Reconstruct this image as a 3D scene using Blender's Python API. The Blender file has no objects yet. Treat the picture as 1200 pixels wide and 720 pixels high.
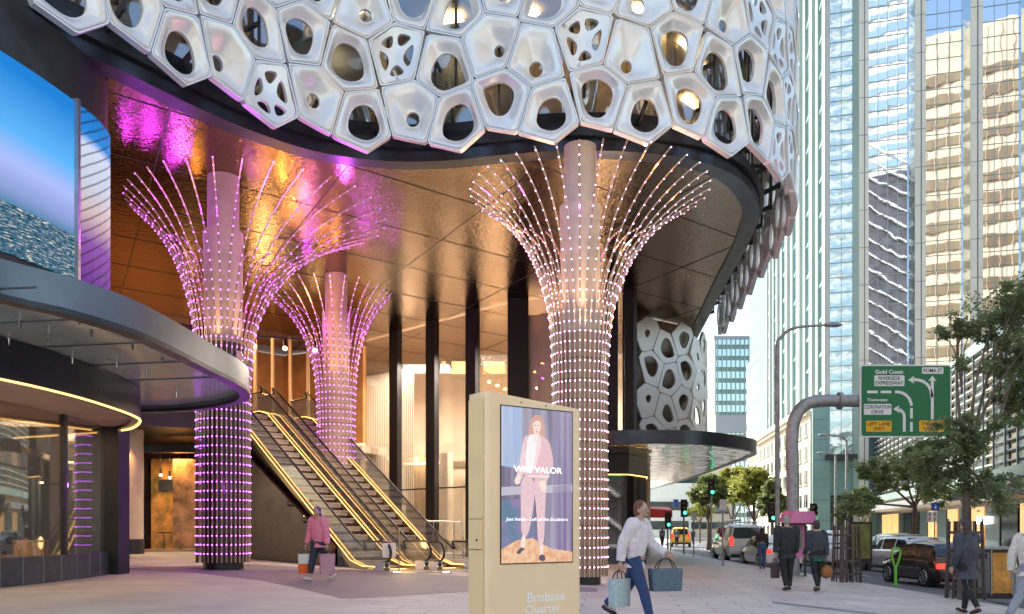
import bpy, bmesh, math, random
from mathutils import Vector, Matrix
from mathutils.geometry import delaunay_2d_cdt
from math import sin, cos, pi, radians, atan2, sqrt
random.seed(7)
V = Vector
S = bpy.context.scene
COL = S.collection
# ------------------------------------------------ camera, sky, sun, exposure
HC, F, HZ = 1.42, 1000.0, 617.0
cd = bpy.data.cameras.new('camera'); cam = bpy.data.objects.new('camera', cd); COL.objects.link(cam)
cam.location = (0, 0, HC); cam.rotation_euler = (radians(90), 0, 0)
cd.sensor_width = 36; cd.lens = 30.0; cd.shift_y = (HZ-360)/1200.0
cd.clip_start = 0.1; cd.clip_end = 5000
S.camera = cam
SUNV = V((-.80*cos(radians(42)), .60*cos(radians(42)), sin(radians(42))))
w = bpy.data.worlds.new('World'); S.world = w; w.use_nodes = True
nt = w.node_tree; bg = nt.nodes['Background']; sky = nt.nodes.new('ShaderNodeTexSky')
sky.sky_type = 'NISHITA'; sky.sun_disc = False; sky.sun_elevation = radians(42); sky.sun_rotation = atan2(SUNV.x, SUNV.y)
sky.air_density = 1.3; sky.dust_density = 2.2; sky.ozone_density = 1.0
nt.links.new(sky.outputs[0], bg.inputs[0]); bg.inputs[1].default_value = 0.15
sd = bpy.data.lights.new('sun', 'SUN'); sd.energy = 4.0; sd.angle = radians(.53); sd.color = (1, .93, .82)
so = bpy.data.objects.new('sun', sd); COL.objects.link(so); so.rotation_euler = SUNV.to_track_quat('Z', 'Y').to_euler(); so.location = (-50, 50, 90)
S.view_settings.view_transform = 'Standard'; S.view_settings.look = 'None'; S.view_settings.gamma = 1
S.view_settings.exposure = 1.25
S.view_settings.use_curve_mapping = False

# ------------------------------------------------ helpers
def G(x): return -0.028*max(-12, min(30, x))
def P(px, py, Y): return V(((px-600)/F*Y, Y, HC-(py-HZ)/F*Y))
def GP(px, py):
    Y = HC/((py-HZ)/F-.028*(px-600)/F); return P(px, py, Y)
def PZ(px, py, z):
    Y = (z-HC)*F/(HZ-py); return P(px, py, Y)

def mat(name, col, rough=.6, metal=0, var=None, bump=None, emit=None, spec=.5, coat=0, trans=None, stretch=None, seen=True):
    m = bpy.data.materials.new(name); m.use_nodes = True
    t = m.node_tree; n = t.nodes; b = n['Principled BSDF']
    b.inputs['Base Color'].default_value = (*col, 1); b.inputs['Roughness'].default_value = rough
    b.inputs['Metallic'].default_value = metal; b.inputs['Specular IOR Level'].default_value = spec
    b.inputs['Coat Weight'].default_value = coat
    tc = n.new('ShaderNodeTexCoord'); mp = n.new('ShaderNodeMapping'); t.links.new(tc.outputs['Object'], mp.inputs[0])
    if stretch: mp.inputs['Scale'].default_value = stretch
    if var:
        sc, amt = var[0], var[1]
        no = n.new('ShaderNodeTexNoise'); no.inputs['Scale'].default_value = sc; no.inputs['Detail'].default_value = 6; no.inputs['Roughness'].default_value=.65
        t.links.new(mp.outputs[0], no.inputs[0])
        mx = n.new('ShaderNodeMixRGB'); c2 = var[2] if len(var) > 2 else tuple(c*(1-amt) for c in col)
        cr = n.new('ShaderNodeMapRange'); cr.inputs[1].default_value = .35; cr.inputs[2].default_value = .65
        t.links.new(no.outputs[0], cr.inputs[0]); t.links.new(cr.outputs[0], mx.inputs[0])
        mx.inputs[1].default_value = (*[min(1, c*(1+amt*.5)) for c in col], 1); mx.inputs[2].default_value = (*c2, 1)
        t.links.new(mx.outputs[0], b.inputs['Base Color'])
        rr = n.new('ShaderNodeMapRange'); rr.inputs[3].default_value = max(.02, rough-.08); rr.inputs[4].default_value = min(1, rough+.1)
        t.links.new(no.outputs[0], rr.inputs[0]); t.links.new(rr.outputs[0], b.inputs['Roughness'])
    if bump:
        nb = n.new('ShaderNodeTexNoise'); nb.inputs['Scale'].default_value = bump[0]; nb.inputs['Detail'].default_value = bump[3] if len(bump) > 3 else 3
        t.links.new(mp.outputs[0], nb.inputs[0])
        bu = n.new('ShaderNodeBump'); bu.inputs['Strength'].default_value = bump[1]; bu.inputs['Distance'].default_value = bump[2] if len(bump) > 2 else .02
        t.links.new(nb.outputs[0], bu.inputs['Height']); t.links.new(bu.outputs[0], b.inputs['Normal'])
    if emit:
        b.inputs['Emission Color'].default_value = (*emit[0], 1); b.inputs['Emission Strength'].default_value = emit[1]
        if not seen: m.cycles.emission_sampling = 'NONE'
    if trans is not None:      # thin architectural glass: part clear, part mirror
        tr = n.new('ShaderNodeBsdfTransparent'); tr.inputs[0].default_value = (*trans[1], 1)
        ms = n.new('ShaderNodeMixShader'); out = n['Material Output']
        fr = n.new('ShaderNodeLayerWeight'); fr.inputs[0].default_value = .25
        ma = n.new('ShaderNodeMath'); ma.operation = 'MULTIPLY_ADD'; ma.inputs[1].default_value = .45; ma.inputs[2].default_value = 1-trans[0]; ma.use_clamp = True
        t.links.new(fr.outputs['Fresnel'], ma.inputs[0]); t.links.new(ma.outputs[0], ms.inputs[0])
        t.links.new(tr.outputs[0], ms.inputs[1]); t.links.new(b.outputs[0], ms.inputs[2]); t.links.new(ms.outputs[0], out.inputs[0])
    return m

def setp(o, label=None, cat=None, group=None, kind=None):
    if label: o['label'] = label
    if cat: o['category'] = cat
    if group: o['group'] = group
    if kind: o['kind'] = kind
    return o
def thing(name, label, cat, loc=(0, 0, 0), rz=0, group=None):
    o = bpy.data.objects.new(name, None); COL.objects.link(o); o.empty_display_size = .3
    o.location = loc; o.rotation_euler = (0, 0, rz)
    return setp(o, label, cat, group)
def wloc(o):
    l = V((0, 0, 0))
    while o: l += V(o.location); o = o.parent
    return l

class MB:
    def __init__(s): s.v = []; s.f = []; s.m = []; s.mi = 0; s.mats = []
    def add(s, vs, fs):
        o = len(s.v); s.v += [tuple(x) for x in vs]
        for f in fs: s.f.append(tuple(i+o for i in f)); s.m.append(s.mi)
        return s
    def box(s, c, d, rz=0, taper=1):
        x, y, z = d[0]/2, d[1]/2, d[2]/2; R = Matrix.Rotation(rz, 3, 'Z'); c = V(c); vs = []
        for k in (-1, 1):
            q = taper if k > 0 else 1
            for a, b in ((-1, -1), (1, -1), (1, 1), (-1, 1)): vs.append(c+R @ V((a*x*q, b*y*q, k*z)))
        return s.add(vs, [(3, 2, 1, 0), (4, 5, 6, 7), (0, 1, 5, 4), (1, 2, 6, 5), (2, 3, 7, 6), (3, 0, 4, 7)])
    def hexa(s, a, b):   # two quads
        return s.add(list(a)+list(b), [(3, 2, 1, 0), (4, 5, 6, 7), (0, 1, 5, 4), (1, 2, 6, 5), (2, 3, 7, 6), (3, 0, 4, 7)])
    def bar(s, a, b, wd, ht=None, up=V((0, 0, 1))):
        a, b = V(a), V(b); ht = ht or wd; d = (b-a).normalized()
        x = d.cross(up); x = x.normalized() if x.length > 1e-4 else V((1, 0, 0)); y = x.cross(d)
        q = lambda p: [p-x*wd/2-y*ht/2, p+x*wd/2-y*ht/2, p+x*wd/2+y*ht/2, p-x*wd/2+y*ht/2]
        return s.hexa(q(a), q(b))
    def tube(s, pts, rs, n=8, cap=True, squash=None, ref=None):
        pts = [V(p) for p in pts]
        if not isinstance(rs, (list, tuple)): rs = [rs]*len(pts)
        vs = []; fs = []; up = ref
        for i, p in enumerate(pts):
            t = (pts[min(i+1, len(pts)-1)]-pts[max(i-1, 0)])
            t = t.normalized() if t.length > 1e-9 else V((0, 0, 1))
            if up is None: up = V((1, 0, 0)) if abs(t.x) < .8 else V((0, 1, 0))
            x = up-t*up.dot(t)
            if x.length < 1e-4: x = t.orthogonal()
            x.normalize(); y = t.cross(x); up = x
            k = squash or 1
            for j in range(n):
                a = 2*pi*j/n; vs.append(p+x*cos(a)*rs[i]+y*sin(a)*rs[i]*k)
        for i in range(len(pts)-1):
            for j in range(n):
                fs.append((i*n+j, i*n+(j+1) % n, (i+1)*n+(j+1) % n, (i+1)*n+j))
        if cap: fs.append(tuple(range(n-1, -1, -1))); fs.append(tuple(range((len(pts)-1)*n, len(pts)*n)))
        return s.add(vs, fs)
    def lathe(s, c, prof, n=32, cap=True, sx=1, sy=1):
        c = V(c); vs = []; fs = []
        for r, z in prof:
            for j in range(n): a = 2*pi*j/n; vs.append(c+V((r*cos(a)*sx, r*sin(a)*sy, z)))
        for i in range(len(prof)-1):
            for j in range(n): fs.append((i*n+j, i*n+(j+1) % n, (i+1)*n+(j+1) % n, (i+1)*n+j))
        if cap: fs.append(tuple(range(n-1, -1, -1))); fs.append(tuple(range((len(prof)-1)*n, len(prof)*n)))
        return s.add(vs, fs)
    def ball(s, c, r, n=12, k=8, rot=None):
        c = V(c); r = r if isinstance(r, (tuple, list)) else (r, r, r); vs = []; fs = []
        R = rot or Matrix.Identity(3)
        for i in range(k+1):
            p = pi*i/k
            for j in range(n): a = 2*pi*j/n; vs.append(c+R @ V((r[0]*sin(p)*cos(a), r[1]*sin(p)*sin(a), -r[2]*cos(p))))
        for i in range(k):
            for j in range(n): fs.append((i*n+j, i*n+(j+1) % n, (i+1)*n+(j+1) % n, (i+1)*n+j))
        return s.add(vs, fs)
    def prism(s, poly, a, b):   # poly -> functions giving bottom and top verts
        n = len(poly); vs = [a(p) for p in poly]+[b(p) for p in poly]
        return s.add(vs, [tuple(range(n-1, -1, -1)), tuple(range(n, 2*n))]+[(i, (i+1) % n, n+(i+1) % n, n+i) for i in range(n)])
    def wall(s, path, z0, z1, th, closed=False):   # vertical wall on a plan path, thickness to the left of travel
        n = len(path); off = offset(path, th)
        z0f = z0 if callable(z0) else (lambda i: z0); z1f = z1 if callable(z1) else (lambda i: z1)
        vs = []; fs = []
        for i in range(n):
            a, d = path[i], off[i]; vs += [(a[0], a[1], z0f(i)), (d[0], d[1], z0f(i)), (d[0], d[1], z1f(i)), (a[0], a[1], z1f(i))]
        for i in range(n-1):
            for j in range(4): fs.append((4*i+j, 4*i+(j+1) % 4, 4*i+4+(j+1) % 4, 4*i+4+j))
        fs += [(0, 1, 2, 3), (4*n-1, 4*n-2, 4*n-3, 4*n-4)]
        return s.add(vs, fs)
    def build(s, name, mt, parent=None, world=True, smooth=None, weld=False):
        me = bpy.data.meshes.new(name)
        off = wloc(parent) if (parent and world) else V((0, 0, 0))
        me.from_pydata([(x-off.x, y-off.y, z-off.z) for x, y, z in s.v], [], s.f)
        mt = mt if isinstance(mt, (list, tuple)) else [mt]
        for m in mt: me.materials.append(m)
        if len(mt) > 1: me.polygons.foreach_set('material_index', s.m)
        bm = bmesh.new(); bm.from_mesh(me)
        if weld: bmesh.ops.remove_doubles(bm, verts=bm.verts, dist=1e-5)
        bmesh.ops.recalc_face_normals(bm, faces=bm.faces); bm.to_mesh(me); bm.free()
        if smooth is not None:
            me.polygons.foreach_set('use_smooth', [True]*len(me.polygons)); me.set_sharp_from_angle(angle=radians(smooth))
        o = bpy.data.objects.new(name, me); COL.objects.link(o)
        if parent: o.parent = parent
        return o

def offset(path, d):
    out = []; n = len(path)
    for i, p in enumerate(path):
        a = path[max(i-1, 0)]; b = path[min(i+1, n-1)]
        t = V((b[0]-a[0], b[1]-a[1])); t.normalize(); out.append((p[0]-t.y*d, p[1]+t.x*d))
    return out
def cat(pts, k=8):
    pts = [V(p) for p in pts]; q = [pts[0]*2-pts[1]]+pts+[pts[-1]*2-pts[-2]]; out = []
    for i in range(1, len(q)-2):
        for j in range(k):
            t = j/k; p0, p1, p2, p3 = q[i-1], q[i], q[i+1], q[i+2]
            out.append(.5*((2*p1)+(p2-p0)*t+(2*p0-5*p1+4*p2-p3)*t*t+(3*p1-p0-3*p2+p3)*t**3))
    out.append(pts[-1]); return out
def resample(path, step):
    path = [V(p) for p in path]; L = [0]
    for i in range(1, len(path)): L.append(L[-1]+(path[i]-path[i-1]).length)
    n = max(2, round(L[-1]/step)); out = []; j = 0
    for i in range(n+1):
        s_ = L[-1]*i/n
        while j < len(L)-2 and L[j+1] < s_: j += 1
        out.append(path[j].lerp(path[j+1], (s_-L[j])/max(1e-9, L[j+1]-L[j])))
    return out
def interp(xs, ys, x):
    if x <= xs[0]: return ys[0]
    for i in range(1, len(xs)):
        if x <= xs[i]: return ys[i-1]+(ys[i]-ys[i-1])*(x-xs[i-1])/(xs[i]-xs[i-1])
    return ys[-1]
def copy_tree(o, parent=None):
    c = o.copy(); COL.objects.link(c)
    if parent: c.parent = parent
    for ch in list(o.children): copy_tree(ch, c)
    return c
def lamp(kind, name, loc, e, col, size=.2, rot=None, parent=None, shape=None, spot=None):
    l = bpy.data.lights.new(name, kind); l.energy = e; l.color = col
    if kind == 'AREA':
        l.size = size[0] if isinstance(size, tuple) else size
        if isinstance(size, tuple): l.shape = 'RECTANGLE'; l.size_y = size[1]
    else: l.shadow_soft_size = size
    if spot: l.spot_size = spot; l.spot_blend = .6
    o = bpy.data.objects.new(name, l); COL.objects.link(o); o.location = loc
    if rot: o.rotation_euler = rot
    return o
class Pl:     # a flat drawing plane: u to the right, v up, n towards the viewer
    def __init__(s, o, u, v): s.o = V(o); s.u = V(u); s.v = V(v); s.n = s.u.normalized().cross(s.v.normalized())
    def __call__(s, a, b, d=0): return s.o+s.u*a+s.v*b+s.n*d
    def poly(s, mb, pts, d, th=.002):
        return mb.prism(pts, lambda p: s(p[0], p[1], d), lambda p: s(p[0], p[1], d+th))
    def rect(s, mb, x0, y0, x1, y1, d, th=.002): return s.poly(mb, [(x0, y0), (x1, y0), (x1, y1), (x0, y1)], d, th)
    def stroke(s, mb, pts, wd, d, th=.002):
        n = len(pts); L = []; R = []
        for i, p in enumerate(pts):
            a = V(pts[max(i-1, 0)]); b = V(pts[min(i+1, n-1)]); t = (b-a).normalized(); q = V((-t.y, t.x))*wd/2
            L.append(V(p)+q); R.append(V(p)-q)
        for i in range(n-1): s.poly(mb, [L[i], R[i], R[i+1], L[i+1]], d, th)
        return mb
    def text(s, mb, txt, x0, y0, x1, y1, d, shear=0, bold=0, th=.002):
        c = bpy.data.curves.new('t', 'FONT'); c.body = txt; c.shear = shear; c.offset = bold; c.align_x = 'LEFT'; c.space_line = .95
        o = bpy.data.objects.new('t', c); COL.objects.link(o); bpy.context.view_layer.update()
        me = bpy.data.meshes.new_from_object(o.evaluated_get(bpy.context.evaluated_depsgraph_get()))
        xs = [v.co.x for v in me.vertices]; ys = [v.co.y for v in me.vertices]; a, b, e, f = min(xs), max(xs), min(ys), max(ys)
        vs = [s(x0+(v.co.x-a)/(b-a)*(x1-x0), y0+(v.co.y-e)/(f-e)*(y1-y0), d) for v in me.vertices]
        mb.add(vs, [tuple(p.vertices) for p in me.polygons])
        bpy.data.objects.remove(o); bpy.data.curves.remove(c); bpy.data.meshes.remove(me); return mb
def rrect(x0, y0, x1, y1, r, k=4):
    out = []
    for cx, cy, a0 in ((x1-r, y1-r, 0), (x0+r, y1-r, pi/2), (x0+r, y0+r, pi), (x1-r, y0+r, 1.5*pi)):
        for i in range(k+1): a = a0+pi/2*i/k; out.append((cx+r*cos(a), cy+r*sin(a)))
    return out

# ------------------------------------------------ materials
M = {}
M['panel'] = mat('white_metal', (.83, .83, .82), .30, .4, coat=.1)
M['panel_edge'] = mat('grey_metal', (.30, .31, .33), .4, .6)
M['dark'] = mat('dark_metal', (.035, .037, .042), .38, .3, var=(2, .3))
M['fascia'] = mat('fascia_metal', (.05, .056, .07), .3, .6, var=(1.2, .25))
M['rim'] = mat('rim_metal', (.15, .17, .20), .34, .6, var=(.8, .15))
M['black'] = mat('black_rubber', (.012, .012, .013), .4)
M['post'] = mat('black_post', (.012, .010, .012), .55, spec=.25)
M['bronze'] = mat('bronze_cladding', (.06, .03, .022), .25, .6, var=(1.2, .3))
M['goldside2'] = mat('gilded_side', (.30, .20, .10), .28, .85)
M['steel'] = mat('steel', (.42, .43, .44), .32, .9, var=(3, .2))
M['galv'] = mat('galvanised', (.36, .37, .38), .5, .6, var=(5, .25))
M['chrome'] = mat('chrome', (.7, .7, .72), .12, 1)
M['gold'] = mat('kiosk_gold', (.93, .68, .42), .40, .12, var=(.7, .08))
M['goldside'] = mat('kiosk_side', (.95, .68, .36), .38, .2, var=(.7, .06))
M['white'] = mat('white_paint', (.75, .75, .74), .5, var=(2, .08))
M['led'] = mat('purple_led', (.6, .2, .8), .4, emit=((.60, .10, 1.0), 4.5), seen=False)
M['ledpink'] = mat('pink_led', (.8, .5, .7), .4, emit=((1.0, .40, .78), 4.2), seen=False)
M['strip'] = mat('gold_light_strip', (.9, .7, .4), .4, emit=((1, .52, .13), 1.6))
M['warmlit'] = mat('lamp_diffuser', (.9, .8, .6), .5, emit=((1, .74, .42), 4))
M['rod1'] = mat('rod_metal', (.60, .47, .33), .34, .8)
M['core'] = mat('column_render', (.62, .49, .38), .75, var=(2, .12))
M['corelow'] = mat('column_cladding', (.07, .045, .05), .35, .5)
M['corelow2'] = mat('column_cladding_pale', (.40, .26, .19), .4, .4)
M['cream'] = mat('cream_plaster', (.62, .53, .42), .8, var=(1.5, .08))
M['timber'] = mat('pale_timber', (.50, .38, .26), .5, var=(3, .3), stretch=(3, 3, .15))
M['tile'] = mat('slate_tile', (.055, .065, .08), .35, var=(4, .3))
M['grout'] = mat('grout', (.28, .28, .28), .8)
M['clear'] = mat('clear_glass', (.5, .5, .5), .03, .6, trans=(.93, (.93, .95, .94)))
M['shopglass'] = mat('shop_glass', (.6, .6, .6), .02, .9, trans=(.78, (.85, .86, .86)))
M['canglass'] = mat('canopy_glass', (.60, .68, .66), .14, .1, var=(.8, .35), stretch=(1, .3, 1), trans=(.62, (.80, .84, .88)), bump=(1.2, .15, .05))
M['wallglass'] = mat('wall_glass', (.55, .55, .55), .02, .9, trans=(.93, (.95, .93, .9)))
M['podglass'] = mat('podium_glass', (.55, .60, .65), .03, .95, trans=(.62, (.70, .75, .78)), bump=(.7, .12, .1))
M['blueglass'] = mat('blue_glass', (.50, .60, .64), .04, .95, bump=(.3, .08, .2))
M['towerglass'] = mat('tower_glass', (.74, .79, .86), .015, 1, bump=(.35, .05, .12, 2))
M['teal'] = mat('teal_cladding', (.18, .31, .30), .35, .3, var=(.3, .15))
M['palegreen'] = mat('pale_green_cladding', (.30, .41, .36), .4, .2, var=(.2, .15))
M['fin'] = mat('fin_white', (.52, .54, .50), .45, var=(.3, .08))
M['pilaster'] = mat('pilaster_stone', (.72, .70, .60), .5, var=(.15, .08))
M['stone'] = mat('cream_stone', (.60, .54, .43), .8, var=(.5, .15))
M['brownglass'] = mat('brown_window', (.20, .13, .08), .15, .5, var=(.35, .7, (.42, .30, .16)), stretch=(1, 1, .01))
M['win'] = mat('dark_window', (.05, .07, .08), .08, .5, var=(.3, .6))
M['leaf'] = mat('leaf', (.28, .34, .13), .5, var=(1.3, .5))
M['leafdark'] = mat('leaf_dark', (.27, .33, .15), .42, var=(1.8, .5))
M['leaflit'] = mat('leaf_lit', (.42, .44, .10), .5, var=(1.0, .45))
for k in ('leaf', 'leafdark', 'leaflit'):
    t = M[k].node_tree; b = t.nodes['Principled BSDF']; tl_ = t.nodes.new('ShaderNodeBsdfTranslucent'); ms = t.nodes.new('ShaderNodeMixShader'); ms.inputs[0].default_value = .35
    lk = b.inputs['Base Color'].links[0].from_socket; t.links.new(lk, tl_.inputs[0]); t.links.new(b.outputs[0], ms.inputs[1]); t.links.new(tl_.outputs[0], ms.inputs[2]); t.links.new(ms.outputs[0], t.nodes['Material Output'].inputs[0])
M['bark'] = mat('bark', (.16, .12, .085), .9, var=(6, .4), bump=(20, .6, .02), stretch=(1, 1, .3))
M['tyre'] = mat('tyre', (.015, .015, .016), .8)
M['carglass'] = mat('car_glass', (.03, .04, .045), .04, .2, spec=.9)
M['taillight'] = mat('tail_light', (.5, .02, .02), .2, emit=((1, .05, .03), .7), coat=1)
M['skin'] = mat('skin', (.52, .32, .23), .5)
M['hairbrown'] = mat('hair_brown', (.045, .025, .018), .5, bump=(60, .5, .01))
M['orangewall'] = mat('orange_wall', (.60, .33, .12), .6, var=(1, .2))
# ------------------------------------------------ ground, road, kerbs
def strip_sheet(name, mt, xa, xb, ys, dz, parent=None):
    mb = MB(); n = 14
    for y0, y1 in zip(ys[:-1], ys[1:]):
        for i in range(n):
            q = []
            for (t, y) in ((i/n, y0), ((i+1)/n, y0), ((i+1)/n, y1), (i/n, y1)):
                x = xa(y)+(xb(y)-xa(y))*t; q.append((x, y, G(x)+dz))
            mb.add(q, [(0, 1, 2, 3)])
    return mb.build(name, mt, weld=True)
# paving with joints: brick texture as joint lines
def paving(name, c1, c2, sx, sy, rot=0, joint=(.16, .16, .165), rough=.55):
    m = mat(name, c1, rough); t = m.node_tree; n = t.nodes; b = n['Principled BSDF']
    tc = n.new('ShaderNodeTexCoord'); mp = n.new('ShaderNodeMapping'); mp.inputs['Rotation'].default_value = (0, 0, rot)
    br = n.new('ShaderNodeTexBrick'); br.inputs['Scale'].default_value = 1; br.inputs['Mortar Size'].default_value = .009
    br.inputs['Brick Width'].default_value = sx; br.inputs['Row Height'].default_value = sy
    br.inputs['Color1'].default_value = (*c1, 1); br.inputs['Color2'].default_value = (*c2, 1); br.inputs['Mortar'].default_value = (*joint, 1)
    no = n.new('ShaderNodeTexNoise'); no.inputs['Scale'].default_value = .7; no.inputs['Detail'].default_value = 9; no.inputs['Roughness'].default_value = .7
    mx = n.new('ShaderNodeMixRGB'); mx.blend_type = 'MULTIPLY'; mx.inputs[0].default_value = .75
    mr = n.new('ShaderNodeMapRange'); mr.inputs[1].default_value=.3; mr.inputs[2].default_value=.7; mr.inputs[3].default_value = .62; mr.inputs[4].default_value = 1.12
    t.links.new(tc.outputs['Object'], mp.inputs[0]); t.links.new(mp.outputs[0], br.inputs[0]); t.links.new(tc.outputs['Object'], no.inputs[0])
    t.links.new(no.outputs[0], mr.inputs[0]); t.links.new(br.outputs[0], mx.inputs[1]); t.links.new(mr.outputs[0], mx.inputs[2])
    t.links.new(mx.outputs[0], b.inputs['Base Color'])
    r2 = n.new('ShaderNodeMapRange'); r2.inputs[3].default_value = rough-.15; r2.inputs[4].default_value = rough+.2
    t.links.new(no.outputs[0], r2.inputs[0]); t.links.new(r2.outputs[0], b.inputs['Roughness'])
    return m
M['asphalt'] = mat('asphalt', (.13, .13, .135), .75, var=(1.2, .3), bump=(60, .3, .01))
M['paving'] = paving('granite_paving', (.68, .64, .56), (.64, .60, .52), 1.2, .6, .12)
M['plaza'] = paving('plaza_paving', (.68, .62, .52), (.64, .59, .49), 40, 40, .3, (.4, .38, .34), .6)
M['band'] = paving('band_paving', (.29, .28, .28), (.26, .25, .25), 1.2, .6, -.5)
M['far'] = mat('terrain_ground', (.10, .10, .10), .9)
def kerb(y): return interp([-60, 38, 60, 90, 140, 400], [10.7, 10.7, 11.5, 16.0, 28, 88], y)
def rkerb(y): return interp([-60, 30, 60, 400], [20.4, 20.4, 26.5, 110], y)
YS = [-60, -30, -15, -5, 0, 4, 8, 12, 16, 20, 24, 28, 32, 36, 40, 46, 52, 60, 70, 80, 90, 110, 140, 180, 240, 320, 400]
mb = MB(); n = 40
for i in range(n):
    for j in range(2):
        xs = [-3000, -12, *[-12+42*k/(n-2) for k in range(1, n-1)], 3000]
    x0, x1 = xs[i], xs[min(i+1, n-1)]
    if x1 > x0: mb.add([(x0, -3000, G(x0)-.16), (x1, -3000, G(x1)-.16), (x1, 3000, G(x1)-.16), (x0, 3000, G(x0)-.16)], [(0, 1, 2, 3)])
setp(mb.build('ground', M['far'], weld=True), kind='structure')
setp(strip_sheet('road', M['asphalt'], lambda y: kerb(y)-.05, lambda y: rkerb(y)+.05, YS, -.135), kind='structure')
setp(strip_sheet('pavement', M['paving'], lambda y: -24, lambda y: kerb(y)-.15, YS, 0), kind='structure')
setp(strip_sheet('far_pavement', M['paving'], lambda y: rkerb(y)+.15, lambda y: rkerb(y)+14, YS, 0), kind='structure')
M['kerb'] = mat('kerb_stone', (.40, .40, .39), .7, var=(2, .2))
for f, sg, nm in ((kerb, -1, 'kerb'), (rkerb, 1, 'far_kerb')):
    mb = MB()
    ys = resample([(f(y), y) for y in YS], 3)
    off = offset([(p.x, p.y) for p in ys], -sg*.15)
    for i in range(len(ys)-1):
        a, b = ys[i], ys[i+1]; c, d = off[i+1], off[i]
        zs = [G(a.x), G(b.x), G(c[0]), G(d[0])]
        mb.hexa([(a.x, a.y, zs[0]-.15), (b.x, b.y, zs[1]-.15), (c[0], c[1], zs[2]-.15), (d[0], d[1], zs[3]-.15)],
                [(a.x, a.y, zs[0]+.006), (b.x, b.y, zs[1]+.006), (c[0], c[1], zs[2]+.006), (d[0], d[1], zs[3]+.006)])
    setp(mb.build(nm, M['kerb']), kind='structure')
# road lines
M['line'] = mat('road_paint', (.72, .72, .68), .6, var=(5, .2))
mb = MB()
for k in range(2):
    y = 8.0
    while y < 140:
        x = kerb(y)+3.1+3.3*k; x2 = kerb(y+2)+3.1+3.3*k
        mb.add([(x, y, G(x)-.131), (x+.12, y, G(x+.12)-.131), (x2+.12, y+2, G(x2+.12)-.131), (x2, y+2, G(x2)-.131)], [(0, 1, 2, 3)]); y += 5
setp(mb.build('lane_markings', M['line']), kind='structure')
# pale plaza fan at the left and the darker band in front of the escalators
def sheet(name, mt, pts, dz):
    mb = MB(); bm = []
    mb.add([(x, y, G(x)+dz) for x, y in pts], [tuple(range(len(pts)))]); o = mb.build(name, mt)
    bmm = bmesh.new(); bmm.from_mesh(o.data); bmesh.ops.triangulate(bmm, faces=bmm.faces); bmm.to_mesh(o.data); bmm.free()
    return setp(o, kind='structure')
g = lambda a, b: (GP(a, b).x, GP(a, b).y)
sheet('plaza_paving', M['plaza'], [g(-60, 700), g(150, 668), g(230, 672), g(300, 680), g(350, 690), g(400, 702), g(428, 711), g(420, 730), g(330, 800), g(-200, 900)], .004)
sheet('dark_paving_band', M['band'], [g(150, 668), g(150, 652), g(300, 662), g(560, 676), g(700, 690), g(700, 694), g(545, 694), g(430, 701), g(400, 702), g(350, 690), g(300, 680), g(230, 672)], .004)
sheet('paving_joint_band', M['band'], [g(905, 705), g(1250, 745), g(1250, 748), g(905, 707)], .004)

# ------------------------------------------------ main podium building
bld = thing('podium_building', 'podium building wrapped in white pentagon metal panels over a mirrored bronze soffit', 'building', (0, 30, 0))
ZS = 11.1
fp = [(-75, -12), (0, 19), (86, 58), (160, 92), (217, 120), (290, 152), (370, 178), (450, 189), (520, 189), (600, 181), (680, 177), (760, 180), (820, 190), (860, 206), (880, 225), (889, 247), (884, 268), (872, 295), (852, 330), (832, 368), (816, 398)]
fas = [PZ(a, b, ZS) for a, b in fp]
fas = cat([V((p.x, p.y)) for p in fas], 8)
fas = resample(fas, .35)
FP = [(p.x, p.y) for p in fas]
# soffit (mirrored, rippled bronze sheets)
m = mat('bronze_mirror_soffit', (.29, .18, .105), .03, 1)
t = m.node_tree; n_ = t.nodes; b_ = n_['Principled BSDF']; tc = n_.new('ShaderNodeTexCoord')
n1 = n_.new('ShaderNodeTexNoise'); n1.inputs['Scale'].default_value = 5.5; n1.inputs['Detail'].default_value = 4; n1.inputs['Roughness'].default_value = .7
n2 = n_.new('ShaderNodeTexNoise'); n2.inputs['Scale'].default_value = .5; n2.inputs['Detail'].default_value = 2
t.links.new(tc.outputs['Object'], n1.inputs[0]); t.links.new(tc.outputs['Object'], n2.inputs[0])
b1 = n_.new('ShaderNodeBump'); b1.inputs['Strength'].default_value = 1.0; b1.inputs['Distance'].default_value = .0145
b2 = n_.new('ShaderNodeBump'); b2.inputs['Strength'].default_value = .5; b2.inputs['Distance'].default_value = .04
t.links.new(n2.outputs[0], b2.inputs['Height']); t.links.new(n1.outputs[0], b1.inputs['Height']); t.links.new(b2.outputs[0], b1.inputs['Normal']); n3 = n_.new('ShaderNodeTexNoise'); n3.inputs['Scale'].default_value = 26; n3.inputs['Detail'].default_value = 2; t.links.new(tc.outputs['Object'], n3.inputs[0]); b3 = n_.new('ShaderNodeBump'); b3.inputs['Strength'].default_value = 1; b3.inputs['Distance'].default_value = .0022; t.links.new(n3.outputs[0], b3.inputs['Height']); t.links.new(b1.outputs[0], b3.inputs['Normal']); t.links.new(b3.outputs[0], b_.inputs['Normal'])
M['soffit'] = m
mb = MB(); sp = [(p.x, p.y) for p in fas]+[(7.6, 52), (-40, 62), (-40, 6)]
mb.prism(sp, lambda p: V((p[0], p[1], ZS+.06)), lambda p: V((p[0], p[1], ZS+.3)))
sf = mb.build('soffit', M['soffit'], bld)
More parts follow.
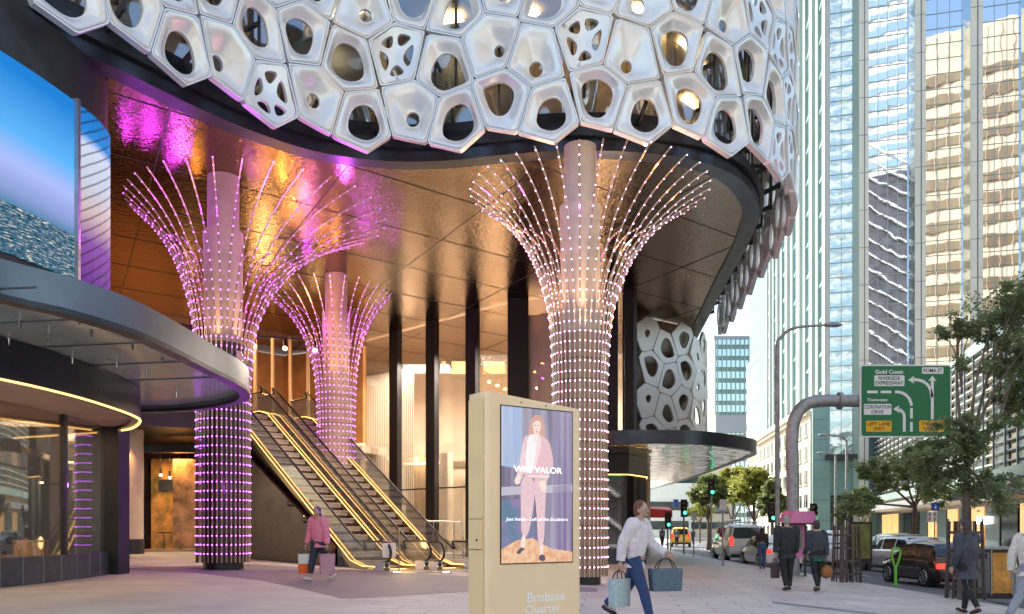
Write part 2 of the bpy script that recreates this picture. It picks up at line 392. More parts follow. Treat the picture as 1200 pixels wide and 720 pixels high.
# panel joints as thin dark battens: two directions
def inside(p, poly):
    c = False; j = len(poly)-1
    for i in range(len(poly)):
        if (poly[i][1] > p[1]) != (poly[j][1] > p[1]) and p[0] < (poly[j][0]-poly[i][0])*(p[1]-poly[i][1])/(poly[j][1]-poly[i][1])+poly[i][0]: c = not c
        j = i
    return c
jm = MB()
for ang, stp in ((radians(118), 4.6), (radians(40), 3.3)):
    d = V((cos(ang), sin(ang))); nn = V((-d.y, d.x))
    for k in range(-30, 60):
        base = V((-6, 26))+nn*stp*(k-10); run = None
        for q in range(-80, 81):
            p = base+d*q*.5
            ok = inside(p, sp)
            if ok and run is None: run = p
            if run is not None and (not ok or q == 80):
                e = p-d*.5
                if (e-run).length > 1: jm.bar((run.x, run.y, ZS+.052), (e.x, e.y, ZS+.054), .018, .010)
                run = None
jm.build('soffit_joint', M['black'], bld)
# fascia band
mb = MB(); mb.wall(offset(FP, -.02), ZS, ZS+.75, .5); mb.build('fascia', M['fascia'], bld, smooth=40)
mb = MB(); mb.wall(offset(FP, -.16), ZS+.33, ZS+.55, .12); mb.build('fascia_rail', M['dark'], bld, smooth=40)
# hex facade path
OFF = -1.15
HP = resample([V(p) for p in offset(FP, OFF)], .2)
LH = [0]
for i in range(1, len(HP)): LH.append(LH[-1]+(HP[i]-HP[i-1]).length)
def HF(s):
    i = max(0, min(len(HP)-2, int(s/LH[-1]*(len(HP)-1)))); 
    p = HP[i].lerp(HP[i+1], s/LH[-1]*(len(HP)-1)-i)
    a = HP[max(0, i-3)]; b = HP[min(len(HP)-1, i+4)]; t = (b-a).normalized()
    return V((p.x, p.y, 0)), V((t.x, t.y, 0)), V((t.y, -t.x, 0))
CW, CH, Z0 = 1.18, 1.42, 11.36
NC = int(LH[-1]/CW); NR = 8
rj = random.Random(3); site = {}
for i in range(-2, NC+3):
    for j in range(-2, NR+2):
        a = .15
        site[i, j] = V(((i+.5+a*(-1)**j+rj.uniform(-.022, .022))*CW, Z0+(j+.28+a*(-1)**i*.85+rj.uniform(-.022, .022))*CH))
def cell(i, j):
    c = site[i, j]; poly = [c+V((x, y)) for x, y in ((-2, -2), (2, -2), (2, 2), (-2, 2))]
    for a in range(-2, 3):
        for b in range(-2, 3):
            if (a or b) and (i+a, j+b) in site:
                q = site[i+a, j+b]; mdl = (c+q)/2; nn = (q-c).normalized(); out = []
                for k in range(len(poly)):
                    p1, p2 = poly[k], poly[(k+1) % len(poly)]; d1, d2 = (p1-mdl).dot(nn), (p2-mdl).dot(nn)
                    if d1 <= 0: out.append(p1)
                    if d1*d2 < 0: out.append(p1.lerp(p2, d1/(d1-d2)))
                poly = out
    res = []
    for p in poly:
        if not res or (p-res[-1]).length > .14: res.append(p)
    if (res[0]-res[-1]).length < .14: res.pop()
    return res
def inset(poly, d):
    n = len(poly); out = []
    for i in range(n):
        a, b, c = poly[i-1], poly[i], poly[(i+1) % n]
        e1 = (b-a).normalized(); e2 = (c-b).normalized(); n1 = V((-e1.y, e1.x)); n2 = V((-e2.y, e2.x))
        k = (n1+n2); k = k/max(.35, k.length_squared/2)
        out.append(b+k*d)
    return out
def chai(poly, it=2, q=.25):
    for _ in range(it):
        out = []
        for i in range(len(poly)):
            a, b = poly[i], poly[(i+1) % len(poly)]; out += [a.lerp(b, q), a.lerp(b, 1-q)]
        poly = out
    return poly
def ray(poly, c, a):
    d = V((cos(a), sin(a))); best = None
    for i in range(len(poly)):
        p, q = poly[i], poly[(i+1) % len(poly)]; e = q-p; den = d.x*e.y-d.y*e.x
        if abs(den) < 1e-9: continue
        w_ = p-c; t_ = (w_.x*e.y-w_.y*e.x)/den; u = (w_.x*d.y-w_.y*d.x)/den
        if t_ > 0 and -1e-6 <= u <= 1+1e-6: best = t_ if best is None else min(best, t_)
    return c+d*(best or .1)
def panel_mesh(mb, poly, kind, f3, rnd):
    """f3(p2,depth)->3d. depth positive = outwards"""
    cen = sum(poly, V((0, 0)))/len(poly); N = 60
    outer = inset(poly, .010); in1 = inset(poly, .04); r2 = chai(inset(poly, .05), 2, .07); r3 = chai(inset(poly, .075), 2, .10)
    hc = cen+V((rnd.uniform(-.05, .05), rnd.uniform(-.06, .06)))
    if kind == 'small': hc = cen+V((rnd.uniform(-.12, .14), rnd.uniform(-.2, .0)))
    angs = [2*pi*k/N for k in range(N)]
    R = lambda pl, c=hc: [ray(pl, c, a) for a in angs]
    back = -.17
    if kind == 'flat':
        q_ = [p-cen for p in inset(poly, .1)]; mr_ = sum(p.length for p in q_)/len(q_); big = rnd.random() < .55
        sc = rnd.uniform(.58, .72) if big else .27; hole = R(chai([hc+p.normalized()*(.5*p.length+.5*mr_)*sc for p in q_], 3, .24))
        vs = []; fs = []; RG = [(R(inset(poly, .014)), -.12), (R(inset(poly, .014)), 0), (hole, 0), (hole, -.10)]
        for pts, dp in RG: vs += [f3(p, dp) for p in pts]
        for i in range(3):
            for j in range(N): fs.append((i*N+j, i*N+(j+1) % N, (i+1)*N+(j+1) % N, (i+1)*N+j))
        mb.add(vs, fs); return
    rings = [(R(outer), back), (R(outer), -.02), (R(outer), 0), (R(in1), 0), (R(r2), -.03), (R(r2), .005), (R(r3), .02)]
    def emit_rings(rings, o0=0):
        vs = []; fs = []
        for pts, dp in rings: vs += [f3(p, dp) for p in pts]
        for i in range(len(rings)-1):
            for j in range(N): fs.append((i*N+j, i*N+(j+1) % N, (i+1)*N+(j+1) % N, (i+1)*N+j))
        mb.add(vs, fs)
    if kind != 'star':
        if kind == 'small':
            rr = .155*rnd.uniform(.85, 1.15); hole = [hc+V((cos(a)*rr*rnd.uniform(.98, 1.02), sin(a)*rr*1.15)) for a in angs]; dep = -.26
        else:
            sc = rnd.uniform(.66, .78); q_ = [p-cen for p in inset(poly, .1)]; mr_ = sum(p.length for p in q_)/len(q_); q_ = [p.normalized()*(.5*p.length+.5*mr_) for p in q_]; hp = chai([hc+p*sc for p in q_], 3, .24); hole = R(hp); dep = -.15
        base = rings[-1][0]
        for t_, e in ((.18, .08), (.4, .3), (.62, .58), (.82, .84), (.95, .98), (1, 1.0)):
            rings.append(([a.lerp(b, t_) for a, b in zip(base, hole)], .025+(dep-.025)*e))
        rings.append(([a.lerp(hc, -.015) for a in hole], dep-.09))
        emit_rings(rings)
    else:
        emit_rings(rings)
        loop = R(r3); verts = list(loop); edges = [(i, (i+1) % N) for i in range(N)]; holes = []
        cor = inset(poly, .17); nC = len(cor)
        for k in range(nC):
            a, b = cor[k], cor[(k+1) % nC]
            if (b-a).length < .25: continue
            tri = [a, b, hc.lerp((a+b)/2, .18)]; cc = sum(tri, V((0, 0)))/3
            tri = [cc+(p-cc)*.80 for p in tri]; h = chai(tri, 3, .24)
            o0 = len(verts); verts += h; edges += [(o0+i, o0+(i+1) % len(h)) for i in range(len(h))]; holes.append(h)
        for _ in range(60):
            a = rnd.uniform(0, 2*pi); r_ = rnd.uniform(0, .9); verts.append(hc.lerp(ray(r3, hc, a), r_))
        vo, eo, fo, *_ = delaunay_2d_cdt([V((p.x, p.y)) for p in verts], edges, [], 0, 1e-6)
        RM = max((p-hc).length for p in loop)
        dz = lambda p: .025-.13*(1-min(1, (p-hc).length/RM)**1.5)
        keep = []
        for f in fo:
            c = sum((vo[i] for i in f), V((0, 0)))/len(f)
            if inside(c, loop) and not any(inside(c, h) for h in holes): keep.append(tuple(f))
        mb.add([f3(p, dz(p)) for p in vo], keep)
        for h in holes:
            nh = len(h); mb.add([f3(p, dz(p)) for p in h]+[f3(p, dz(p)-.10) for p in h], [(i, (i+1) % nh, nh+(i+1) % nh, nh+i) for i in range(nh)])
kinds = {}
rk = random.Random(11)
nvis = 0
for i in range(0, NC):
    for j in range(0, NR-1):
        cz = site[i, j].y; cs = site[i, j].x
        p, tt, nn = HF(cs)
        if p.y > 30: lim = 4
        else: lim = 3
        # skip what lies above the frame by more than a row
        if (cz-HC)/p.y*1000 > HZ+55*1.0 and True: continue
        r_ = rk.random(); kind = 'star' if r_ < .19 else ('small' if r_ < .37 else 'big')
        poly = cell(i, j)
        cen = sum(poly, V((0, 0)))/len(poly)
        if p.y > 44: continue
        fr, ft, fn = HF(cen.x)
        def f3(q, d, fr=fr, ft=ft, fn=fn, cen=cen):
            c_ = HF(q.x); return (fr+ft*(q.x-cen.x)+fn*d)*.35+(c_[0]+c_[2]*d)*.65+V((0, 0, q.y))
        mb = MB(); panel_mesh(mb, poly, kind, f3, rk); nvis += 1
        mb.build('facade_panel', M['panel'], bld, smooth=28, weld=True)
print('facade panels', nvis)
# brackets from fascia to panels
mb = MB(); L = 0
for i in range(4, len(FP)-1, 5):
    a = V(FP[i]); fpo = offset(FP, OFF+.5)[i]
    mb.bar((a.x, a.y, ZS+.72), (fpo[0], fpo[1], ZS+1.0), .07, .14); mb.bar((a.x, a.y, ZS+2.4), (fpo[0], fpo[1], ZS+2.3), .07, .10)
    mb.bar((fpo[0], fpo[1], ZS+.9), (fpo[0], fpo[1], ZS+8), .06, .06)
mb.build('bracket', M['dark'], bld)
# podium glazing behind the panels with lit rooms
gp = offset(FP, .25)
for o_, a_, b_, t_ in ((.25, .98, 1.12, .3), (.2, 5.1, 5.6, .3), (.1, .74, .97, .4)):
    mb = MB(); mb.wall(offset(FP, o_), ZS+a_, ZS+b_, t_); mb.build('spandrel', M['dark'], bld, smooth=40)
mb = MB(); mb.wall(offset(FP, .3), ZS+1.12, ZS+9, .03); mb.build('podium_glazing', M['podglass'], bld, smooth=30)
mb = MB()
for i in range(0, len(FP), 5):
    q = offset(FP, .26)[i]; mb.box((q[0], q[1], ZS+5.2), (.07, .12, 7.3))
mb.build('mullion', M['dark'], bld)
# rooms
RL = []
mb = MB(); mb.wall(offset(FP, 3.2), ZS+.8, ZS+9, .2)
M['room'] = mat('room_wall', (.55, .38, .20), .7, var=(.35, .6, (.16, .10, .06)), stretch=(1, 1, .02))
mb.build('room_wall', M['room'], bld)
o1, o2 = offset(FP, .5), offset(FP, 3.15)
for z in (ZS+5.0, ZS+8.9):
    mb = MB()
    for i in range(len(FP)-1):
        mb.add([(*o1[i], z), (*o1[i+1], z), (*o2[i+1], z), (*o2[i], z)], [(0, 1, 2, 3)])
    mb.build('room_ceiling', M['cream'], bld)
for i in range(3, len(FP)-2, 6):
    for z in (ZS+4.9, ZS+8.8):
        if rk.random() < .75:
            mb = MB(); a, b = V(offset(FP, 1.6)[i]), V(offset(FP, 2.2)[i+1]); mb.box(((a.x+b.x)/2, (a.y+b.y)/2, z), (.9, .35, .06), rz=rk.uniform(0, 3)); RL.append(mb)
M['roomlight'] = mat('room_light', (1, .8, .5), .5, emit=((1, .66, .28), 14))
for mb in RL: mb.build('room_light', M['roomlight'], bld)
# curtains / furniture silhouettes in the rooms
for i in range(2, len(FP)-2, 4):
    if rk.random() < .55:
        mb = MB(); a = offset(FP, rk.uniform(1.2, 2.8))[i]; mb.box((a[0], a[1], ZS+3.2), (rk.uniform(.2, .7), .2, 4.4), rz=rk.uniform(0, 3)); mb.build('curtain', M['cream'], bld)
# upper building mass (shades the street)
mb = MB()
inner = [p for p in offset(FP, 3.3)]
pl = [(p[0], p[1]) for p in inner[::6] if p[0] > -14]+[(6.0, 58), (-42, 64), (-42, 14), (-14, 17)]
def clean(pl):
    return pl
mb.prism(pl, lambda p: V((p[0], p[1], ZS+.4)), lambda p: V((p[0], p[1], 34)))
mb.build('upper_storeys', M['rim'], bld)
mb = MB(); mb.wall(offset(FP, -.05), 20.4, 21.0, 1.2); mb.build('parapet', M['rim'], bld)

# back wall of the undercroft: glass wall with dark posts
gw = [PZ(428, 401, ZS), PZ(513, 378, ZS), PZ(600, 355, ZS), PZ(665, 345, ZS), PZ(738, 345, ZS)]
GW = [(p.x, p.y) for p in gw]
def onwall(px):
    k = (px-600)/F
    for a, b in zip(GW[:-1], GW[1:]):
        # a+(b-a)t ; x=k y
        dx, dy = b[0]-a[0], b[1]-a[1]; t_ = (k*a[1]-a[0])/(dx-k*dy)
        if -.02 <= t_ <= 1.02: return V((a[0]+dx*t_, a[1]+dy*t_))
    return V(GW[-1])
gwt = thing('glass_lobby_wall', 'tall glass lobby wall with dark posts behind the escalators', 'glass wall', (0, 37, 0))
mb = MB(); mb.wall(GW, -.2, ZS, .04); mb.build('glazing', M['wallglass'], gwt)
for px, wd in ((420, .45), (464, .50), (507, .50), (554, .52), (607, .9), (716, .5), (735, .3)):
    p = onwall(px); mb = MB(); mb.box((p.x, p.y-.15, ZS/2), (wd, .4, ZS+.6), rz=-.5 if px < 600 else 0); mb.build('post', M['post'], gwt)
mb = MB(); mb.wall(offset(GW, -.03), 3.2, 3.26, .1); mb.wall(offset(GW, -.03), -.2, .12, .12); mb.build('transom', M['dark'], gwt)
# lobby behind the wall
lob = thing('lobby_interior', 'cream and timber lobby behind the tall glass wall', 'lobby', (0, 44, 0))
back = [(-13, 57), (6, 48), (7.5, 47)]
mb = MB(); mb.wall(back, -.3, ZS, .3); mb.build('back_wall', M['cream'], lob)
mb = MB(); mb.add([(-16, 46, .02), (-7.7, 44.9, .02), (-.2, 37.9, .02), (5, 36.9, .02), (7, 48, .02), (-13, 57, .02)], [(0, 1, 2, 3, 4, 5)]); mb.build('lobby_floor', M['stone'], lob)
for k, (a, b, zz) in enumerate(((-12, -6.5, 5.4), (-5.5, 1.0, 5.0), (1.2, 5.5, 6.0))):
    mb = MB(); mb.box(((a+b)/2, 47.5, zz), (b-a, 6, .35), rz=-.35); mb.build('bulkhead', M['cream'], lob)
for x, y, wd, mm in ((-7.3, 46.6, .9, 'timber'), (-5.0, 45.6, 1.3, 'timber'), (-3.4, 44.0, .5, 'cream'), (-1.6, 43.0, 1.2, 'timber'), (.5, 42, 1.0, 'cream'), (-9.0, 48.5, 1.4, 'cream')):
    mb = MB(); mb.box((x, y, 2.6), (wd, .5, 5.2), rz=-.5); mb.build('wall_pier', M[mm], lob)
mb = MB()
for k in range(26):
    x = -7.8+k*.11; mb.box((x, 46-k*.1, 6.0), (.05, .05, 7), rz=-.6)
mb.build('blind', M['cream'], lob)
for x, y, z in ((-4.6, 44.6, 4.72), (-1.2, 43.2, 4.4), (-7, 47, 5.1), (2.5, 42.5, 4.6)):
    mb = MB(); mb.box((x, y, z), (2.2, .6, .06), rz=-.5); mb.build('ceiling_light', M['warmlit'], lob)
for x, y in ((-4.5, 42.8), (-.5, 40.5), (-9, 47), (3.5, 40)):
    lamp('AREA', 'lobby_lamp', (x, y+1.5, 9.6), 900, (1, .90, .78), 2.5)
    lamp('POINT', 'lobby_downlight', (x, y+2.5, 4.2), 150, (1, .78, .55), .3)
# dark side wall right of the lobby and pieces of the column shaft beside it
mb = MB()
p = onwall(738); mb.wall([(p.x, p.y), (5.5, 39), (6.1, 44), (7.2, 54)], -.3, ZS, .3)
mb.build('side_wall', M['dark'], gwt)
for px, c in ((630, 'cream'), (650, 'cream')):
    p = onwall(px); mb = MB(); mb.box((p.x, p.y+.6, 5), (1.0, .5, 11), rz=-.2); mb.build('inner_pier', M[c], gwt)
# far left of the undercroft
un = thing('undercroft_back', 'brown panelled back wall and upper gallery behind the first light column', 'wall', (-14, 40, 0))
mb = MB(); mb.wall([(-30, 36), (-19.5, 41), (-13, 48.5), (-8, 45.8)], 5.9, ZS, .3); mb.build('upper_wall', M['orangewall'], un)
mb = MB(); mb.prism([(-32, 30), (-16.5, 30.5), (-11.2, 33.5), (-9.6, 46), (-32, 47)], lambda p: V((p[0], p[1], 5.2)), lambda p: V((p[0], p[1], 6.0))); mb.build('gallery_slab', M['dark'], un)
mb = MB(); mb.wall([(-30, 37), (-17.5, 40), (-8.2, 44.9)], -.3, 5.2, .3); mb.build('lower_wall', M['bronze'], un)
mb = MB(); mb.wall([(-32, 30.2), (-16.5, 30.6), (-11.3, 33.5)], 6.02, 9.2, .25); mb.build('gallery_wall', M['bronze'], un)
mb = MB()
for k in range(9): mb.box((-16+k*.9, 42-0.2*k, 8.2), (.12, .2, 4.5))
mb.build('timber_fin', M['timber'], un)
lamp('AREA', 'gallery_lamp', (-13.5, 39.5, 10.8), 260, (1, .52, .20), 4)
lamp('POINT', 'gallery_spot', (-11, 38, 8.0), 90, (1, .55, .2), .2)
# track lights on the gallery ceiling
tr = thing('track_light_rail', 'dark ceiling rail with small warm spotlights above the escalator top', 'track light', (-12, 36, 10.3))
mb = MB(); mb.bar((-14.5, 37, 9.9), (-8.6, 39, 9.9), .06); mb.build('rail', M['black'], tr)
for k in range(5):
    x = -14+k*1.25; mb = MB(); mb.tube([(x, 37.2+k*.42, 9.85), (x+.05, 37.1+k*.42, 9.45)], [.07, .09], 10); h = mb.build('spotlight', M['black'], tr)
    mb = MB(); mb.ball((x+.05, 37.08+k*.42, 9.42), .1, 8, 6); mb.build('bulb', M['roomlight'], h)
# orange side room left of column one
rm = thing('orange_lit_room', 'amber lit room with hanging lamps seen left of the first light column', 'room', (-15, 36, 0))
yb = 36.5
rx0, rx1 = (170-600)/F*yb, (227-600)/F*yb
mb = MB(); mb.box(((rx0+rx1)/2, yb+2.6, 2.2), (rx1-rx0+1.6, .2, 4.6)); mb.build('room_back_wall', mat('amber_mural', (.50, .26, .07), .6, var=(1.6, .5, (.10, .09, .02))), rm)
for k in range(3):
    x = rx0+.4+k*.75; mb = MB(); mb.lathe((x, yb+1.0, .41), [(.16, 0), (.02, .02), (.02, .7), (.3, .72), (.3, .75)], 16); mb.build('cafe_table', M['dark'], rm)
mb = MB(); mb.box(((rx0+rx1)/2, yb+2.45, 3.3), (rx1-rx0+.8, .1, .5)); mb.build('bulkhead', M['dark'], rm)
mb = MB(); mb.box((rx1-.5, yb+.8, 2.4), (1.3, .3, 3.9)); mb.build('patterned_panel', mat('copper_screen', (.75, .42, .18), .5, var=(1.5, .7)), rm)
mb = MB(); mb.box(((rx0+rx1)/2, yb+1.2, .36), (rx1-rx0+1, 2.6, .1)); mb.build('room_floor', M['timber'], rm)
mb = MB(); mb.box((rx0-.2, yb-.2, 2.3), (.25, .5, 4.6)); mb.box(((rx0+rx1)/2, yb-.2, 4.7), (rx1-rx0+1, .5, .3)); mb.build('door_frame', M['dark'], rm)
for k in range(5):
    x = rx0+.3+k*.4; mb = MB(); mb.tube([(x, yb+.9, 4.6), (x, yb+.9, 3.95-.1*(k % 2))], .01, 6); mb.tube([(x, yb+.9, 3.95-.1*(k % 2)), (x, yb+.9, 3.7-.1*(k % 2))], .05, 8); pd = mb.build('pendant_lamp', M['black'], rm)
    mb = MB(); mb.ball((x, yb+.9, 3.66-.1*(k % 2)), .06, 8, 6); mb.build('bulb', M['roomlight'], pd)
lamp('AREA', 'room_lamp', ((rx0+rx1)/2, yb+1, 4.4), 100, (1, .55, .2), 1.5)
# beige round column by the room
cb = thing('round_column', 'plain beige round column beside the dark shop corner', 'column', ((153-600)/F*33.5, 33.5, .3))
mb = MB(); x = (153-600)/F*33.5; mb.lathe((x, 33.5, .3), [(.47, .6), (.47, 4.9)], 32); mb.build('shaft', M['core'], cb, smooth=40)
mb = MB(); mb.lathe((x, 33.5, .3), [(.5, 0), (.5, .62)], 32); mb.build('skirting', M['dark'], cb, smooth=40)
lamp('SPOT', 'column_spot', (x, 32.6, 4.9), 120, (1, .55, .22), .1, rot=(radians(10), 0, 0), spot=radians(70))
# ------------------------------------------------ light columns (rods flaring like trees, LED strings)
def light_column(px, base, Y, dia, zst, flare_r, led, lowmat, label, zspread=1.0, nrod=36):
    p = V((px, Y)); gz = G(px)
    r = thing('light_column', label, 'light column', (px, Y, gz), 0, 'flared light columns under the soffit')
    mb = MB(); mb.lathe((0, 0, 0), [(dia*.76, 0), (dia*.76, .2)], 36); mb.build('plinth', M['black'], r, False, smooth=40)
    ztop = ZS+.05-gz
    mb = MB(); mb.lathe((0, 0, 0), [(dia*.84, .2), (dia*.84, zst)], 36); mb.build('casing', lowmat, r, False, smooth=40)
    mb = MB(); mb.lathe((0, 0, 0), [(dia*.70, zst-.1), (dia*.73, zst+1.8), (dia*.76, ztop-1.55)], 36); mb.build('shaft', M['core'], r, False, smooth=40)
    mb = MB(); mb.lathe((0, 0, 0), [(dia*.60, ztop-1.6), (dia*.60, ztop)], 36); mb.build('collar', M['core'], r, False, smooth=40)
    zf = [0.2, zst*.82, zst+.25, zst+1.1, zst+1.9, zst+2.6, zst+3.15, zst+3.5, zst+3.68]
    for k in range(nrod):
        a = 2*pi*(k+.5)/nrod; R = flare_r(a)
        fr = [0, 0, .035, .11, .24, .43, .66, .87, 1.0]
        zt = zf
        pts = []
        for f_, z in zip(fr, zt):
            rr = dia+(R-dia)*f_; pts.append(V((cos(a)*rr, sin(a)*rr, z)))
        lo = [pts[0], pts[1]]; hi = cat(pts[1:], 5)
        path = [pts[0]]+hi
        mb = MB(); mb.tube(path, .02, 5); rod = mb.build('rod', M['rod1'], r, False, smooth=60)
        rod.rotation_euler.z = 0
        mb = MB(); rs = resample(path, .035); step = .235
        acc = 0; last = .3; prev = rs[0]; d_ = 0
        for q in rs:
            d_ += (q-prev).length; prev = q
            if d_ >= step:
                d_ = 0; o = V((cos(a), sin(a), 0))
                mb.ball(q+o*.022, .017, 6, 4)
        mb.build('light_string', led, rod, False)
    # horizontal hoops carrying the lights in the straight part
    mb = MB()
    z = .45
    for hp in range(int((zst-.2)/.52)):
        n = 40; zz = .45+hp*.524
        mb.tube([V((cos(2*pi*i/n)*(dia-.02), sin(2*pi*i/n)*(dia-.02), zz)) for i in range(n+1)], .007, 4, cap=False)
    mb.build('hoop', M['bronze'], r, False)
    return r
light_column(-8.05, 0, 23.8, .71, 6.25, lambda a: 3.45+1.05*cos(a), M['led'], M['corelow'], 'left front light column with purple lights, its rods flaring behind the glass canopy tip')
light_column(1.75, 0, 21.9, .69, 6.35, lambda a: 3.05+.25*cos(a), M['ledpink'], M['corelow2'], 'right front light column with pink lights, standing behind the gold advertising kiosk')
light_column(-6.8, 0, 33.0, .70, 6.6, lambda a: 2.5-.4*cos(a), M['led'], M['core'], 'rear light column rising behind the escalators, smallest in the picture', nrod=28)
for (x, y, zb, c, e) in ((-8.05, 23.8, 6.2, (1, .60, .34), 230), (1.75, 21.9, 6.6, (1, .64, .40), 260), (-6.8, 33, 7.0, (1, .45, .14), 130)):
    for k in range(5):
        a = 2*pi*k/5-pi/2
        lamp('SPOT', 'column_uplight', (x+cos(a)*.95, y+sin(a)*.95, zb-.5), e/5*3.2, c, .05, rot=(pi, 0, 0), spot=radians(62))
for (x, y, z, e, c) in ((-9.5, 24.5, 9.9, 30, (.62, .08, 1)), (-5.0, 25.5, 10.1, 45, (.70, .08, 1)), (-7.0, 29.0, 9.4, 20, (.9, .25, .6)), (-7.4, 22.4, 2.5, 8, (.6, .1, 1)), (-8.0, 31, 9.0, 30, (1, .45, .12)), (0.2, 23.5, 9.6, 20, (1, .5, .2)), (3.2, 23.3, 9.3, 50, (1, .5, .3))):
    lamp('POINT', 'added_column_glow', (x, y, z), e, c, .07)  # added purple and warm point lamps, washing the soffit in LED glow
rl = random.Random(21)
for (x, y, R, n) in ((-8.05, 23.8, 3.4, 20), (1.75, 21.9, 2.8, 10), (-6.8, 33, 2.2, 9)):
    for k in range(n):
        a = 2*pi*(k+rl.random()*.6)/n; rr_ = R*rl.uniform(.5, 1.0); orange = rl.random() < (.35 if x < 0 else .7)
        lamp('POINT', 'added_flare_glow', (x+cos(a)*rr_, y+sin(a)*rr_, rl.uniform(8.9, 10.2)), rl.uniform(4, 10) if x < 0 else 4, (1, .42, .08) if orange else (.55, .04, 1), .05)  # added small lamps, giving purple and orange sparkle in the rippled soffit
lamp('AREA', 'undercroft_lamp', (-3.5, 30, 9.5), 150, (1, .66, .38), 3)

# ------------------------------------------------ escalators
def escalator(loc, rz, label):
    r = thing('escalator', label, 'escalator', loc, rz, 'pair of escalators')
    W = 1.68; TH = radians(33.5); RISE = 5.75; LB, LT = 1.5, 1.6
    xi = LB+RISE/math.tan(TH); xe = xi+LT
    def line(dz):   # slope line lifted by dz (vertical)
        return [V((0, 0, dz)), V((LB-.35, 0, dz)), V((LB+.3, 0, dz+.16)), V((xi-.3, 0, RISE-.16+dz)), V((xi+.35, 0, RISE+dz)), V((xe, 0, RISE+dz))]
    def slab(name, lo, hi, y0, y1, m_, parent=r, xa=0, sm=None):
        mb = MB(); lo_, hi_ = line(lo), line(hi)
        for i in range(len(lo_)-1):
            a, b, c, d = lo_[i], lo_[i+1], hi_[i+1], hi_[i]
            mb.hexa([V((a.x, y0, a.z)), V((b.x, y0, b.z)), V((b.x, y1, b.z)), V((a.x, y1, a.z))], [V((d.x, y0, d.z)), V((c.x, y0, c.z)), V((c.x, y1, c.z)), V((d.x, y1, d.z))])
        return mb.build(name, m_, parent, False)
    # truss below, closed side cladding down to the floor
    mb = MB(); lo_ = line(-.05)
    poly = [V((0, 0, -.25))]+lo_+[V((xe, 0, RISE-1.1)), V((xi, 0, RISE-1.2)), V((LB+1.2, 0, -.25))]
    mb.prism(poly, lambda p: V((p.x, .04, p.z)), lambda p: V((p.x, W-.04, p.z))); mb.build('truss', M['bronze'], r, False)
    for s, (y0, y1) in ((0, (0, .20)), (1, (W-.20, W))):
        bl = slab('balustrade', -.06, .13, y0, y1, M['goldside2'])
        yc = (y0+y1)/2
        slab('glass_panel', .13, .86, yc-.01, yc+.01, M['clear'], bl)
        slab('light_strip', .132, .155, y0+.01, y0+.03, M['strip'], bl); slab('light_strip', .132, .155, y1-.03, y1-.01, M['strip'], bl)
        # handrail with the looped newel
        top = line(.9); pts = [V((p.x, yc, p.z)) for p in top]
        loop = [V((.35+0, yc, .26)), V((.02, yc, .30)), V((-.16, yc, .42)), V((-.20, yc, .62)), V((-.08, yc, .82)), V((.12, yc, .90))]
        pts = loop+pts[1:]
        mb = MB(); mb.tube(cat(pts, 4), .04, 8, squash=.8); mb.build('handrail', M['black'], r, False, smooth=60)
        mb = MB(); mb.box((.22, yc, .14), (.42, .22, .30)); nb = mb.build('newel_box', M['white'], r, False)
        mb = MB(); mb.box((.0, yc, .2), (.03, .11, .12)); mb.build('handrail_inlet', M['black'], nb, False)
    # comb plate and landing
    mb = MB(); mb.box((-.3, W/2, .012), (1.7, W-.1, .03)); mb.build('landing_plate', M['steel'], r, False)
    mb = MB(); mb.box((-.35, W/2, .10), (.10, .5, .08)); 
    nst = 0; x = LB-.55
    M.setdefault('step', mat('step_tread', (.55, .50, .42), .4, .35, var=(30, .3), stretch=(.05, 1, 1)))
    top = line(0)
    while x < xi+.4:
        # height from pitch line
        for i in range(len(top)-1):
            if top[i].x <= x+.2 <= top[i+1].x: zz = top[i].z+(top[i+1].z-top[i].z)*(x+.2-top[i].x)/(top[i+1].x-top[i].x)
        mb = MB(); mb.box((x+.2, W/2, zz-.0), (.398, W-.42, .03))
        a = []   # curved riser
        for k in range(5):
            t_ = k/4; a.append(V((x+.02+.04*sin(t_*pi), 0, zz-.26*t_)))
        for k in range(4): mb.hexa([V((a[k].x, .21, a[k].z)), V((a[k].x+.03, .21, a[k].z)), V((a[k].x+.03, W-.21, a[k].z)), V((a[k].x, W-.21, a[k].z))], [V((a[k+1].x, .21, a[k+1].z)), V((a[k+1].x+.03, .21, a[k+1].z)), V((a[k+1].x+.03, W-.21, a[k+1].z)), V((a[k+1].x, W-.21, a[k+1].z))])
        mb.build('step', M['step'], r, False); nst += 1; x += .4
    # glowing comb edge
    mb = MB(); mb.box((LB-.62, W/2, .03), (.05, W-.45, .02)); mb.build('comb_light', M['strip'], r, False)
    return r
ang = atan2(.72, -.69)     # local +x runs up and away to the left
u = V((cos(ang), sin(ang))); nrm = V((-u.y, u.x))   # local +y
# local +y points to (-.64,-.77): place origin on the far side so that the steps lie nearer the camera
E1 = V((-3.75, 25.0))-nrm*1.68; E2 = E1-nrm*2.0
escalator((E1.x, E1.y, G(E1.x)), ang, 'front escalator, nearer of the pair, glowing gold strips, passing behind the left light column')
escalator((E2.x, E2.y, G(E2.x)), ang, 'rear escalator, farther of the pair, beside the glass lobby wall')
lamp('POINT', 'step_glow', (-3.3, 26.2, .9), 12, (1, .6, .25), .2)
lamp('SPOT', 'riser_fill_spot', (-1.6, 25.0, 10.7), 1600, (1, .80, .58), .15, spot=radians(60), rot=(V((-1.6, 25.0, 10.7))-V((-7.2, 28.4, 2.6))).to_track_quat('Z', 'Y').to_euler())  # added spot, no fitting there, to light the escalator risers from the front
